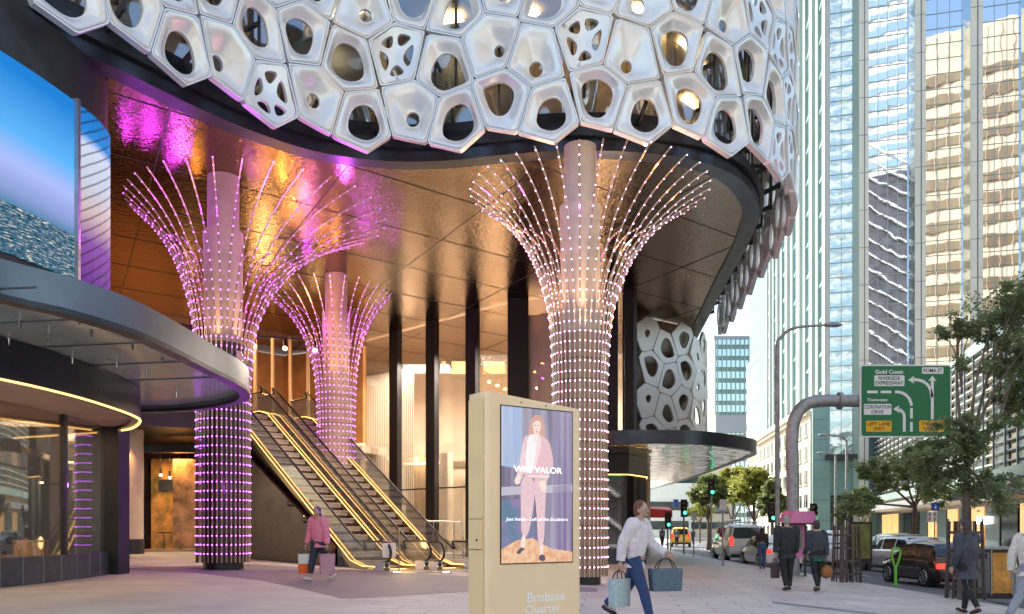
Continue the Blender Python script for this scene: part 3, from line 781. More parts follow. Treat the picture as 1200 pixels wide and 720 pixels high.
# dark underside panel left of the escalators
uw = thing('escalator_side_panel', 'dark brown sloping panel closing the space under the front escalator', 'wall panel', (-7, 26, 0))
mb = MB(); a = E1+nrm*1.75+u*2.5; b = E1+nrm*1.75+u*10.0
mb.hexa([V((a.x, a.y, G(a.x)+0)), V((b.x, b.y, 0)), V((b.x-.1, b.y-.1, 0)), V((a.x-.1, a.y-.1, G(a.x)+0))], [V((a.x, a.y, .8)), V((b.x, b.y, 5.0)), V((b.x-.1, b.y-.1, 5.0)), V((a.x-.1, a.y-.1, .8))])
mb.build('panel', M['bronze'], uw)
for k in range(3):
    q = a.lerp(b, .08+.13*k); mb = MB()
    for j in range(2): mb.tube([(q.x-.1, q.y-.14, 1.0+k*.55+j*.14), (q.x-.16, q.y-.24, 1.05+k*.55+j*.14)], .04, 8)
    mb.build('spot_fitting', M['chrome'], uw)
# safety screen with notice at the foot
ss = thing('glass_safety_screen', 'low glass screen with a paper notice at the foot of the front escalator', 'screen', (-4.0, 24.6, G(-4)))
mb = MB(); q0 = P(381, 617, 24.9); mb.box((-4.15, 24.75, .62), (1.9, .015, 1.1), rz=.55); mb.build('pane', M['clear'], ss)
mb = MB(); mb.tube([(-4.15+.95*cos(.55), 24.75+.95*sin(.55), 0), (-4.15+.95*cos(.55), 24.75+.95*sin(.55), 1.35)], .02, 8); mb.build('post', M['steel'], ss)
mb = MB(); mb.box((-3.6, 25.0, .72), (.42, .02, .42), rz=.55); mb.build('notice', M['white'], ss)
# floor lights at the landings
for k, px in enumerate((465, 523)):
    q = GP(px, 672); t_ = thing('recessed_floor_light', ('glowing floor light at the foot of the front escalator', 'glowing floor light at the foot of the rear escalator')[k], 'floor light', (q.x, q.y, G(q.x)), 0, 'floor lights at the escalators')
    mb = MB(); mb.lathe((0, 0, .006), [(.16, 0), (.16, .02), (.11, .03)], 20); mb.build('bezel', M['steel'], t_, False)
    mb = MB(); mb.lathe((0, 0, .02), [(.10, 0), (.10, .02)], 16); mb.build('lens', M['roomlight'], t_, False)
# barrier rail right of the rear escalator
br = thing('steel_barrier_rail', 'low steel barrier rail right of the rear escalator foot', 'railing', (-1.6, 30, 0))
c0 = [P(497, 655, 31), P(497, 614, 31), P(505, 611, 31), P(535, 612, 31), P(542, 616, 31), P(543, 655, 31)]
mb = MB(); mb.tube(cat(c0, 4), .03, 8); mb.build('rail', M['chrome'], br, smooth=60)
for px in (508, 520, 532):
    mb = MB(); mb.tube([P(px, 655, 31), P(px, 612, 31)], .02, 6); mb.build('baluster', M['steel'], br)

# ------------------------------------------------ left shop drum, canopy and screens
ZC = 4.30
cpx = [(-120, 300), (0, 347), (60, 360), (108, 373), (160, 390), (210, 413), (250, 434), (278, 448), (291, 458), (289, 467), (268, 474), (225, 480), (170, 482), (90, 480)]
cp = [PZ(a, b, ZC) for a, b in cpx]
cp = [V((p.x, p.y)) for p in cp]
cp = resample(cat(cp, 6), .4); CP = [(p.x, p.y) for p in cp]
cn = thing('entrance_canopy', 'large curved glass canopy with grey metal rim over the left shop', 'canopy', (-10, 17, 4.7))
mb = MB(); mb.wall(CP, ZC, ZC+.47, .18); mb.build('rim', M['rim'], cn, smooth=40)
mb = MB(); mb.wall(offset(CP, -.02), ZC-.05, ZC+.03, .22); mb.build('rim_edge', M['dark'], cn, smooth=40)
inn = offset(CP, .17)
mb = MB(); pl = inn+[(-16, 12)]
mb.prism(pl, lambda p: V((p[0], p[1], ZC+.10)), lambda p: V((p[0], p[1], ZC+.125))); mb.build('glass_underside', M['canglass'], cn)
mb = MB(); mb.prism([p for p in offset(CP, .3)[:len(CP)//2] if p[1] < 15.6]+[(-7.0, 17.0), (-10.5, 18.5), (-14, 12)], lambda p: V((p[0], p[1], ZC+.40)), lambda p: V((p[0], p[1], ZC+.44))); mb.build('roof_deck', mat('grey_deck', (.55, .62, .60), .5, .2, var=(.8, .5)), cn)
for k in range(5):
    y = 11+k*2.6; mb = MB(); mb.bar((-12.5, 11.6+k*1.7, ZC+.09), (-5.9, 10.6+k*1.6, ZC+.09), .03, .02); mb.build('glass_joint', M['rim'], cn)
for (px, py) in ((23, 377), (10, 398), (57, 392), (93, 372), (107, 388), (85, 420), (117, 433), (137, 425), (172, 435), (190, 420), (207, 461), (155, 404)):
    p = PZ(px, py, ZC+.08); mb = MB(); mb.tube([(p.x, p.y, ZC+.095), (p.x, p.y, ZC-.02)], [.03, .018], 8); mb.build('fixing', M['chrome'], cn)
p = PZ(281, 408, ZC+.5); sp_ = thing('canopy_spotlight', 'chrome spotlight on the tip of the left canopy rim', 'spotlight', (-5.85, 18.1, ZC+.47))
mb = MB(); mb.tube([(0, 0, 0), (0, 0, .1)], .03, 8); mb.tube([(-.12, 0, .18), (.12, -.1, .22)], [.09, .13], 14); mb.build('housing', M['chrome'], sp_, False, smooth=50)
# shop drum
dp = [(-13.5, 9.0), (-11.2, 11.5), (-10.0, 14.0), (-9.55, 16.4), (-9.45, 18.6), (-9.62, 20.4)]
dpp = resample(cat([V(p) for p in dp], 6), .45); DP = [(p.x, p.y) for p in dpp]
sh = thing('shopfront', 'curved dark shopfront with slate tile plinth and gold lit fascia under the canopy', 'shop', (-11, 17, .3))
zb = lambda i: G(DP[i][0])-.05
mb = MB(); mb.wall(DP, zb, lambda i: .82, .25); mb.build('tile_plinth', M['tile'], sh, smooth=40)
mb = MB(); j = 0
pj = resample([V(p) for p in DP], .62); oj = offset([(p.x, p.y) for p in pj], -.004)
for i in range(len(oj)):
    mb.box((oj[i][0], oj[i][1], .56), (.016, .012, .54))
mb.build('tile_joint', M['grout'], sh)
mb = MB(); mb.wall(offset(DP, .08), .82, 3.8, .02); mb.build('shop_window', M['shopglass'], sh, smooth=40)
for i, wd in ((int(len(DP)*.30), .07), (int(len(DP)*.55), .07), (int(len(DP)*.80), .13)):
    q = offset(DP, .1)[i]; mb = MB(); mb.box((q[0], q[1], 2.3), (wd, .12, 3.0)); mb.build('window_post', M['dark'], sh)
q = DP[-1]; mb = MB(); mb.box((q[0]+.02, q[1]+.25, 2.05), (.42, .6, 4.1)); mb.build('corner_pier', M['dark'], sh)
mb = MB(); mb.wall([(q[0]-.1, q[1]+.5), (-13, 24.5), (-17, 26)], .2, 4.3, .3); mb.build('return_wall', M['dark'], sh)
# fascia with gold light line
fpx = [(-120, 418), (0, 443), (50, 454), (100, 467), (140, 480), (160, 488)]
fc = [PZ(a, b, 3.74) for a, b in fpx+[(165, 493), (158, 500), (143, 504)]]; fc = [V((p.x, p.y)) for p in fc]+[V((-10.6, 21.2)), V((-13, 22.3))]
fc = resample(cat(fc, 6), .4); FC = [(p.x, p.y) for p in fc]
mb = MB(); mb.wall(FC, 3.74, 4.38, .2); mb.build('fascia', M['fascia'], sh, smooth=40)
mb = MB(); mb.wall(offset(FC, -.012), 3.708, 3.737, .04); mb.build('light_line', M['strip'], sh)
mb = MB(); mb.prism(offset(FC, .1)+[(-16, 18), (-14, 9)], lambda p: V((p[0], p[1], 3.80)), lambda p: V((p[0], p[1], 3.84))); mb.build('ceiling', mat('shop_ceiling', (.5, .38, .27), .5, var=(1, .2)), sh)
# inside the shop
mb = MB(); mb.prism(offset(DP, .3)+[(-16, 21), (-17, 9)], lambda p: V((p[0], p[1], .66)), lambda p: V((p[0], p[1], .74))); mb.build('display_floor', M['timber'], sh)
mb = MB(); mb.wall([(-15.5, 8), (-13.4, 15), (-12.6, 21)], .7, 3.8, .2); mb.build('back_wall', M['dark'], sh)
lamp('AREA', 'shop_lamp', (-11.5, 16.5, 3.7), 160, (1, .6, .32), 1.6)
lamp('AREA', 'shop_lamp', (-10.9, 19, 3.7), 30, (1, .6, .32), 1.0)
def dress_form(x, y, h, label, c):
    t_ = thing('dress_form', label, 'mannequin', (x, y, .74), .8, 'forms inside the shop window')
    mb = MB(); mb.lathe((0, 0, 0), [(.16, 0), (.16, .02), (.015, .03), (.015, h-.7)], 16); mb.build('stand', M['steel'], t_, False)
    mb = MB(); mb.lathe((0, 0, h-.75), [(.15, 0), (.17, .1), (.125, .3), (.165, .5), (.17, .58), (.06, .64), (.05, .72), (.0, .74)], 20, sx=1, sy=.7); mb.build('torso', c, t_, False, smooth=60)
    mb = MB(); mb.lathe((0, 0, h-.75), [(.36, -.55), (.33, -.3), (.22, .1), (.15, .28)], 20, cap=False, sx=1, sy=.75); mb.build('skirt', c, t_, False, smooth=60)
dress_form(-11.6, 15.8, 1.75, 'dark dress form left in the shop window', mat('dark_cloth', (.05, .05, .06), .8))
dress_form(-11.3, 18.2, 1.7, 'pale purple dress form right in the shop window', mat('lilac_cloth', (.45, .35, .5), .8))
for k in range(3):
    t_ = thing('display_cube', ('low timber display cube by the shop corner pier', 'timber display cube in the middle of the shop window', 'timber display cube at the left end of the shop window')[k], 'display block', (-10.7-.5*k, 19.0-2.2*k, .74), .3+k, 'display cubes in the shop window')
    mb = MB(); mb.box((0, 0, .17), (.6, .5, .34)); mb.build('block', M['timber'], t_, False)
    mb = MB(); mb.box((0, 0, .355), (.64, .54, .03)); mb.build('top_board', M['core'], t_, False)

# video wall drum over the canopy
vp = [V((-12.0, 8.5)), V((-10.2, 12.5)), V((-9.25, 15.25)), V((-8.85, 17.0)), V((-8.75, 18.0)), V((-8.95, 18.9)), V((-9.8, 19.8)), V((-12, 20.6))]
vp = resample(cat(vp, 6), .3); VP = [(p.x, p.y) for p in vp]
vd = thing('video_drum', 'dark curved drum carrying the big video screens over the canopy', 'building', (-10, 16, 5))
mb = MB(); mb.wall(VP, ZC+.4, ZS+.02, .3); mb.build('drum_wall', M['dark'], vd, smooth=40)
scr = mat('sky_screen', (0, 0, 0), .5, spec=.1); t = scr.node_tree; n_ = t.nodes; b_ = n_['Principled BSDF']
def ramp(stops):
    r_ = n_.new('ShaderNodeValToRGB'); e = r_.color_ramp.elements
    while len(e) < len(stops): e.new(.5)
    for el, (pos, c) in zip(e, stops): el.position = pos; el.color = (*c, 1)
    return r_
tc = n_.new('ShaderNodeTexCoord'); sx_ = n_.new('ShaderNodeSeparateXYZ'); t.links.new(tc.outputs['UV'], sx_.inputs[0])
sky_r = ramp([(0.28, (.03, .19, .30)), (.36, (.22, .30, .58)), (.52, (.38, .46, .85)), (.68, (.10, .42, .85)), (1.0, (.01, .20, .62))])
# horizon tilts across the wide picture
ma = n_.new('ShaderNodeMath'); ma.operation = 'MULTIPLY_ADD'; ma.inputs[1].default_value = .06
t.links.new(sx_.outputs[0], ma.inputs[0]); t.links.new(sx_.outputs[1], ma.inputs[2]); t.links.new(ma.outputs[0], sky_r.inputs[0])
vo = n_.new('ShaderNodeTexNoise'); vo.inputs['Scale'].default_value = 42; vo.inputs['Detail'].default_value = 8; vo.inputs['Roughness'].default_value = .85; mpp = n_.new('ShaderNodeMapping'); mpp.inputs['Scale'].default_value = (1, 3, 1)
t.links.new(tc.outputs['UV'], mpp.inputs[0]); t.links.new(mpp.outputs[0], vo.inputs[0])
city_r = ramp([(.40, (.002, .012, .025)), (.48, (.01, .08, .15)), (.54, (.05, .20, .30)), (.585, (.8, .6, .45)), (.63, (2.2, 1.8, 1.4))])
t.links.new(vo.outputs[0], city_r.inputs[0])
lt = n_.new('ShaderNodeMath'); lt.operation = 'LESS_THAN'; lt.inputs[1].default_value = .30; t.links.new(ma.outputs[0], lt.inputs[0])
mx = n_.new('ShaderNodeMixRGB'); t.links.new(lt.outputs[0], mx.inputs[0]); t.links.new(sky_r.outputs[0], mx.inputs[1]); t.links.new(city_r.outputs[0], mx.inputs[2])
t.links.new(mx.outputs[0], b_.inputs['Emission Color']); b_.inputs['Emission Strength'].default_value = .48
def screen_on(path, z0, z1, name, m_, parent, off=-.06):
    o_ = offset(path, off); me = bpy.data.meshes.new(name); w_ = wloc(parent); vs = []; fs = []; n = len(o_)
    bk = offset(path, off+.05)
    for a in (o_, bk):
        for p in a: vs += [(p[0]-w_.x, p[1]-w_.y, z0-w_.z), (p[0]-w_.x, p[1]-w_.y, z1-w_.z)]
    for i in range(n-1): fs += [(2*i, 2*i+2, 2*i+3, 2*i+1), (2*n+2*i, 2*n+2*i+1, 2*n+2*i+3, 2*n+2*i+2), (2*i+1, 2*i+3, 2*n+2*i+3, 2*n+2*i+1), (2*i, 2*n+2*i, 2*n+2*i+2, 2*i+2)]
    me.from_pydata(vs, [], fs); uv = me.uv_layers.new(name='UVMap')
    for l in me.loops:
        vi = l.vertex_index; uv.data[l.index].uv = (((vi//2) % n)/(n-1), vi % 2)
    me.materials.append(m_); o = bpy.data.objects.new(name, me); COL.objects.link(o); o.parent = parent; return o
VZ0, VZ1 = 6.38, 9.95
# split where the frame shows the post (pixel x ~ 90)
k0 = min(range(len(VP)), key=lambda i: abs(VP[i][0]/VP[i][1]-(89-600)/F) + (0 if VP[i][1] < 18.3 else 9))
k1 = min(range(len(VP)), key=lambda i: abs(VP[i][0]-(-8.95))+abs(VP[i][1]-18.9))
s1 = thing('video_screen', 'large bright video screen showing blue dusk sky above a city', 'screen', (-9.5, 14, VZ0), 0, 'video screens on the drum')
screen_on(VP[4:k0+1], VZ0, VZ1, 'display', scr, s1)
scr2 = mat('building_screen', (0, 0, 0), .5, spec=.1); t = scr2.node_tree; n_ = t.nodes; b_ = n_['Principled BSDF']
tc = n_.new('ShaderNodeTexCoord'); wv = n_.new('ShaderNodeTexWave'); wv.bands_direction = 'Y'; wv.inputs['Scale'].default_value = 5.2; wv.inputs['Distortion'].default_value = .4
mpp = n_.new('ShaderNodeMapping'); mpp.inputs['Rotation'].default_value = (0, 0, -.25); t.links.new(tc.outputs['UV'], mpp.inputs[0]); t.links.new(mpp.outputs[0], wv.inputs[0])
sx_ = n_.new('ShaderNodeSeparateXYZ'); t.links.new(tc.outputs['UV'], sx_.inputs[0])
g1 = ramp([(0, (.12, .03, .25)), (.25, (.22, .08, .34)), (.42, (.55, .42, .40)), (.6, (.50, .56, .66)), (.80, (.55, .62, .78)), (.86, (.02, .22, .62)), (1, (.01, .16, .5))])
t.links.new(sx_.outputs[1], g1.inputs[0]); wr = ramp([(.04, (.25, .25, .25)), (.16, (1, 1, 1))]); t.links.new(wv.outputs[0], wr.inputs[0])
mx = n_.new('ShaderNodeMixRGB'); mx.blend_type = 'MULTIPLY'; mx.inputs[0].default_value = .8; t.links.new(g1.outputs[0], mx.inputs[1]); t.links.new(wr.outputs[0], mx.inputs[2])
t.links.new(mx.outputs[0], b_.inputs['Emission Color']); b_.inputs['Emission Strength'].default_value = .5
s2 = thing('video_screen', 'narrow curved video screen showing a pale tower with floor lines', 'screen', (-8.8, 18, VZ0), 0, 'video screens on the drum')
screen_on(VP[k0:k1], VZ0, VZ1, 'display', scr2, s2)
mb = MB(); q = offset(VP, -.07)[k0]; mb.box((q[0], q[1], (VZ0+VZ1)/2), (.12, .1, VZ1-VZ0+.1)); mb.build('screen_post', M['steel'], vd)

# ------------------------------------------------ second canopy and the hexagon screen wall above it
ZC2 = 4.30
c2 = [V((3.2, 31.5))]+[V((p.x, p.y)) for p in (PZ(712, 521, ZC2), PZ(760, 520, ZC2), PZ(820, 521, ZC2), PZ(865, 526, ZC2), PZ(887, 531, ZC2), PZ(875, 538, ZC2), PZ(845, 549, ZC2), PZ(810, 561, ZC2), PZ(775, 571, ZC2), PZ(745, 579, ZC2))]
c2 = resample(cat(c2, 6), .6); C2 = [(p.x, p.y) for p in c2]
cn2 = thing('street_canopy', 'round mirrored canopy with dark rim over the footpath right of the light columns', 'canopy', (8, 40, 4.3))
mb = MB(); mb.wall(C2, ZC2, ZC2+.48, .2); mb.build('rim', M['fascia'], cn2, smooth=40)
mb = MB(); mb.prism(offset(C2, .18)+[(3, 72), (3, 33)], lambda p: V((p[0], p[1], ZC2+.04)), lambda p: V((p[0], p[1], ZC2+.3))); mb.build('mirror_underside', mat('mirror_underside', (.92, .86, .76), .13, 1, bump=(.9, .30, .3, 3)), cn2)
sb = thing('corner_shop', 'dark corner shop below the mirrored street canopy', 'shop', (5, 38, 0))
ds = [(2.6, 34.6), (4.6, 34.8), (5.55, 36.6), (5.95, 40), (6.6, 48), (9, 60)]
mb = MB(); mb.wall(ds, -.4, .45, .2); mb.build('plinth', M['tile'], sb)
mb = MB(); mb.wall(offset(ds, -.25), 3.55, ZC2+.03, .3); mb.build('fascia', M['black'], sb)
mb = MB(); mb.wall(offset(ds, -.27), 3.5, 3.535, .04); mb.build('light_line', M['strip'], sb)
mb = MB(); mb.wall(ds, .45, 3.6, .04); mb.build('shop_window', M['shopglass'], sb)
mb = MB(); mb.wall(offset(ds, 2.0), -.4, 4.2, .2); mb.build('inner_wall', M['bronze'], sb)
for i in (1, 2): mb = MB(); mb.box((ds[i][0], ds[i][1]-.05, 1.7), (.35 if i == 2 else .12, .3, 4.0)); mb.build('post', M['black'], sb)
lamp('AREA', 'shop_lamp', (4.4, 37.3, 3.4), 50, (1, .7, .4), .8)
# screen wall of pentagons between the canopy and the soffit
hs = thing('pentagon_screen', 'grey pentagon metal screen standing between the street canopy and the soffit', 'screen', (8, 41, 4.8))
hp_ = resample(cat([V((5.75, 38.6)), V((7.3, 39.6)), V((8.9, 41.0)), V((9.8, 43.0)), V((10.5, 46))], 6), .2)
rs_ = random.Random(5); LL = sum((hp_[i+1]-hp_[i]).length for i in range(len(hp_)-1)); site0 = site; site = {}
NC2, NR2 = int(LL/1.15), 4
for i in range(-2, NC2+3):
    for j in range(-2, 7):
        site[i, j] = V(((i+.55+.16*(-1)**j+rs_.uniform(-.05, .05))*1.15, 4.7+(j+.5+.17*(-1)**i+rs_.uniform(-.05, .05))*1.5))
for i in range(NC2+1):
    for j in range(4):
        if i == 0 and j == 3 and False: continue
        poly = cell(i, j); cen = sum(poly, V((0, 0)))/len(poly); s_ = cen.x/LL*(len(hp_)-1); k = max(0, min(len(hp_)-2, int(s_)))
        p = hp_[k].lerp(hp_[k+1], s_-k); tt = (hp_[min(k+3, len(hp_)-1)]-hp_[max(0, k-2)]).normalized()
        fr, ft, fn = V((p.x, p.y, 0)), V((tt.x, tt.y, 0)), V((tt.y, -tt.x, 0))
        f3 = lambda q, d: fr+ft*(q.x-cen.x)+fn*d+V((0, 0, q.y))
        mb = MB(); panel_mesh(mb, poly, 'flat', f3, rs_); mb.build('screen_panel', mat('screen_grey', (.72, .69, .62), .4, .4) if 'scg' not in M else M['scg'], hs, smooth=28, weld=True)
        if 'scg' not in M: M['scg'] = bpy.data.materials['screen_grey']
site = site0
for q_ in ((6.6, 40.4, 6.0), (8.6, 42.0, 8.6)): lamp('POINT', 'screen_glint_fill', q_, 45, (1, .78, .5), .12)  # unseen point lamps added to put warm glints in the panel holes
mb = MB(); mb.wall([(p.x-.5, p.y+.5) for p in hp_], 4.8, ZS, .2)
mb.build('backing_wall', mat('brown_backing', (.10, .07, .05), .35, .5, var=(.8, .6, (.35, .26, .16))), hs)
# ------------------------------------------------ glass tower across the street
def on_plane(px, C, e, t0=None):
    """distance t along plan line C+t*e met by picture column px"""
    k = (px-600)/F; return (k*C[1]-C[0])/(e[0]-k*e[1])
e1 = (.967, -.256); C0 = (31.7, 85.0)
d1 = (.20, .98)
tw = thing('glass_tower', 'tall pale glass tower with stone pilasters and mirrored bays across the street', 'tower', (31.7, 85, -1))
def wp(C, e, t, out, z):   # point on facade; out>0 towards the viewer (left normal)
    nx, ny = e[1], -e[0]
    return V((C[0]+e[0]*t+nx*out, C[1]+e[1]*t+ny*out, z))
def fbox(mb, C, e, t0, t1, o0, o1, z0, z1):
    a = [wp(C, e, t0, o0, z0), wp(C, e, t1, o0, z0), wp(C, e, t1, o1, z0), wp(C, e, t0, o1, z0)]
    b = [wp(C, e, t0, o0, z1), wp(C, e, t1, o0, z1), wp(C, e, t1, o1, z1), wp(C, e, t0, o1, z1)]
    return mb.hexa(a, b)
TZ = 95
tp = lambda px: on_plane(px, C0, e1)
bays = [(973, 1000), (1018, 1065), (1085, 1129), (1152, 1197)]; pil = [(1000, 1018), (1065, 1085), (1129, 1152), (1197, 1225)]
for i, (a, b) in enumerate(bays):
    mb = MB(); fbox(mb, C0, e1, tp(a), tp(b), -.6, -.5, 13 if i else 8, TZ)
    gl = mb.build('bay_glazing', M['towerglass'] if i else M['blueglass'], tw)
    mb = MB(); z = 13.0
    while z < TZ: fbox(mb, C0, e1, tp(a), tp(b), -.5, -.46, z, z+.07); z += 1.47
    nv = max(2, round((tp(b)-tp(a))/.98))
    for k in range(1, nv): t_ = tp(a)+(tp(b)-tp(a))*k/nv; fbox(mb, C0, e1, t_-.025, t_+.025, -.5, -.458, 8, TZ)
    mb.build('glazing_bar', M['palegreen'], gl)
for a, b in pil:
    m_ = (tp(a)+tp(b))/2
    mb = MB(); fbox(mb, C0, e1, tp(a), tp(a)+(tp(b)-tp(a))*.38, -.9, -.12, 0, TZ); mb.build('pilaster_return', M['blueglass'] if a != 1000 else M['palegreen'], tw)
    mb = MB(); fbox(mb, C0, e1, tp(a)+(tp(b)-tp(a))*.38, tp(b), -.9, 0, 0, TZ); pp = mb.build('pilaster', M['pilaster'], tw)
    mb = MB(); z = 3
    while z < TZ: fbox(mb, C0, e1, tp(a)+(tp(b)-tp(a))*.38+.01, tp(b)-.01, 0, .012, z, z+.05); z += 3.7
    fbox(mb, C0, e1, tp(a)+(tp(b)-tp(a))*.70, tp(a)+(tp(b)-tp(a))*.76, 0, .013, 0, TZ)
    mb.build('pilaster_joint', M['rim'], pp)
# core body and right part
mb = MB(); tR = tp(1225); 
c = [wp(C0, e1, 0, -.65, 0), wp(C0, e1, tR, -.65, 0), wp(C0, e1, tR, -40, 0), (C0[0]+d1[0]*110, C0[1]+d1[1]*110, 0)]
mb.prism([(p[0], p[1]) for p in c], lambda p: V((p[0], p[1], -2)), lambda p: V((p[0], p[1], TZ))); mb.build('core', M['teal'], tw)
# street side with fins (receding)
e2 = (-d1[0], -d1[1]); CE = (C0[0]+d1[0]*110, C0[1]+d1[1]*110)
tq = lambda px: on_plane(px, CE, e2)
fins = [973, 957, 942, 927, 915, 906, 899]
lim = 110
tt_ = [max(0, min(lim, tq(p))) for p in fins]
tt_ = [110]+[t for t in tt_[1:]]
tt_ = sorted(set(round(t, 2) for t in tt_))
print('fins', tt_)
for a, b in zip(tt_[:-1], tt_[1:]):
    wdt = b-a
    mb = MB(); fbox(mb, CE, e2, a+wdt*.30, b-wdt*.34, .02, .08, 11, TZ); g_ = mb.build('side_glazing', M['blueglass'], tw)
    mb = MB(); z = 12
    while z < TZ: fbox(mb, CE, e2, a+wdt*.30, b-wdt*.34, .08, .13, z, z+.35); z += 3.7
    fbox(mb, CE, e2, (a+b)/2-.05, (a+b)/2+.05, .075, .125, 11, TZ)
    mb.build('floor_band', M['palegreen'], g_)
    mb = MB(); fbox(mb, CE, e2, a+wdt*.12, a+wdt*.30, .02, .3, 8, TZ); mb.build('side_panel', M['palegreen'], tw)
    mb = MB(); fbox(mb, CE, e2, b-wdt*.34, b-wdt*.20, .02, .35, 8, TZ); mb.build('side_panel', M['palegreen'], tw)
    mb = MB(); fbox(mb, CE, e2, b-wdt*.14, b-.02, .02, .55, 8, TZ); mb.build('fin', M['fin'], tw)
# tower base in teal
mb = MB(); z = 0
for i, (a, b) in enumerate(((955, 973),)): pass
mb = MB(); fbox(mb, C0, e1, tp(952), tp(1000), -.45, -.35, 0, 8.2); fbox(mb, C0, e1, tp(952), tp(972), -.35, .5, -2, 14.5); mb.build('base_cladding', M['teal'], tw)
for z in (2, 4, 6, 8, 10, 12): mb = MB(); fbox(mb, C0, e1, tp(952)+.01, tp(972)-.01, .5, .51, z, z+.06); mb.build('base_joint', M['rim'], tw)
mb = MB(); fbox(mb, C0, e1, tp(966), tp(1003), -.2, 1.2, 8.0, 8.5); mb.build('base_ledge', M['dark'], tw)
mb = MB(); fbox(mb, C0, e1, tp(974), tp(1008), -.34, -.2, -1.5, 4.5); mb.build('base_entrance', M['win'], tw)

# ------------------------------------------------ cream stone block at the tower's foot
sbk = thing('stone_block', 'cream stone office block with rows of dark windows left of the tower base', 'building', (36, 120, -1))
A = (31.8, 91.0); B = (36.4, 126.0)
LB_ = sqrt((B[0]-A[0])**2+(B[1]-A[1])**2); ee = ((A[0]-B[0])/LB_, (A[1]-B[1])/LB_)
sol = MB(); Hs = 14.3
sol.prism([(A[0], A[1]), (B[0], B[1]), (B[0]+22, B[1]), (A[0]+18, A[1]-2)], lambda p: V((p[0], p[1], -2)), lambda p: V((p[0], p[1], Hs-.6))); sol.build('wall', M['stone'], sbk)
mb = MB(); fbox(mb, B, ee, -.2, LB_+.2, .0, .8, Hs-.6, Hs); fbox(mb, B, ee, -.2, LB_+.2, .0, .5, Hs-1.0, Hs-.605); mb.build('cornice', M['stone'], sbk)
mb = MB(); fbox(mb, B, ee, 0, LB_, .0, .3, 3.0, 3.4); mb.build('string_course', M['stone'], sbk)
for r_ in range(5):
    for k in range(11):
        t0 = 1.2+k*3.1; z = 0.2+r_*2.6 if r_ else -.6
        mb = MB(); fbox(mb, B, ee, t0, t0+1.9, .004, .02, z+.6, z+2.1); wn = mb.build('window', M['win'], sbk)
        mb = MB(); fbox(mb, B, ee, t0+.9, t0+1.0, .02, .06, z+.6, z+2.1); fbox(mb, B, ee, t0-.1, t0+2.0, .0, .2, z+.45, z+.6); mb.build('window_sill', M['stone'], wn)

# ------------------------------------------------ pale office block with band windows, beyond
po = thing('pale_office_block', 'sunlit pale office block with end wall browned for shade and slanting window bands', 'building', (50, 165, 0))
a = P(875, 420, 190); b = P(893, 400, 165); c_ = P(903, 400, 160)
mb = MB(); mb.prism([(a.x, a.y), (b.x, b.y), (b.x+30, b.y), (a.x+30, a.y)], lambda p: V((p[0], p[1], -2)), lambda p: V((p[0], p[1], HC+.215*165))); mb.build('wall', M['white'], po)
mb = MB(); mb.box((b.x+2.2, b.y-.6, 19.5), (4.0, 1, 41)); mb.build('end_wall', mat('shaded_end_wall', (.34, .26, .20), .8, var=(.3, .2)), po)  # brown colour stands for the shaded side of the pale block
Lp = sqrt((a.x-b.x)**2+(a.y-b.y)**2); ep = ((b.x-a.x)/Lp, (b.y-a.y)/Lp)
for k in range(9):
    mb = MB(); fbox(mb, (a.x, a.y), ep, .6, Lp-1.0, .02, .06, 3+k*3.9, 4.7+k*3.9); wb = mb.build('window_band', M['win'], po)
# teal glazed tower in the distance
tg = thing('teal_glass_block', 'distant teal glass apartment tower beyond the end of the overhang', 'building', (62, 240, 0))
a = P(838, 0, 240); b = P(901, 0, 240); top = HC+.222*240
mb = MB(); mb.box(((a.x+b.x)/2, 250, top/2-1), (b.x-a.x, 20, top+2)); mb.build('wall', M['palegreen'], tg)
mb = MB(); n_f = 17
for k in range(n_f):
    z = 2+k*3.15; mb.box(((a.x+b.x)/2, 239.8, z+1), ((b.x-a.x)-.4, .3, 1.9))
mb.build('window_band', M['blueglass'], tg)
mb = MB()
for k in range(12): mb.box((a.x+(b.x-a.x)*(k+.5)/12, 239.6, top/2), (.28, .3, top-1))
mb.build('mullion', M['palegreen'], tg)
mb = MB(); mb.box(((a.x+b.x)/2, 239.3, top*.55), ((b.x-a.x), .5, 5)); mb.box(((a.x+b.x)/2, 239.9, top-.3), ((b.x-a.x)+1, 1.5, .8)); mb.build('spandrel', mat('grey_spandrel', (.35, .37, .38), .6), tg)

# ------------------------------------------------ low building with louvres across the road
lb = thing('louvred_building', 'long low building with sloping louvre screens, awning and orange lit shop windows across the road', 'building', (26, 50, -1))
s0 = (23.0, 36.0); ed = (.262, .965)
CL = (s0[0]+ed[0]*50, s0[1]+ed[1]*50); el = (-ed[0], -ed[1])   # travel towards the viewer, out = towards street
tl = lambda px: on_plane(px, CL, el)
mb = MB(); mb.prism([(CL[0], CL[1]), (s0[0]-ed[0]*12, s0[1]-ed[1]*12), (s0[0]+20, s0[1]-16), (CL[0]+20, CL[1])], lambda p: V((p[0], p[1], -2)), lambda p: V((p[0], p[1], 11.0))); mb.build('body', M['brownglass'], lb)
mb = MB()
for k in range(13): fbox(mb, CL, el, 0, 62, .05, .35, 4.6+k*.5, 4.6+k*.5+.07)
mb.build('louvre_screen', M['fin'], lb)
mb = MB()
for k in range(32): fbox(mb, CL, el, k*2, k*2+.12, .36, .44, 4.2, 11)
mb.build('screen_post', M['rim'], lb)
mb = MB(); fbox(mb, CL, el, 0, 62, .0, .5, 10.9, 11.5); mb.build('cornice', M['palegreen'], lb); mb = MB(); fbox(mb, CL, el, 0, 62, .0, .5, 3.75, 4.3); mb.build('spandrel', M['palegreen'], lb)
mb = MB(); fbox(mb, CL, el, 0, 62, .0, 2.2, 2.75, 3.2); mb.build('awning', M['galv'], lb)
r6 = random.Random(6)
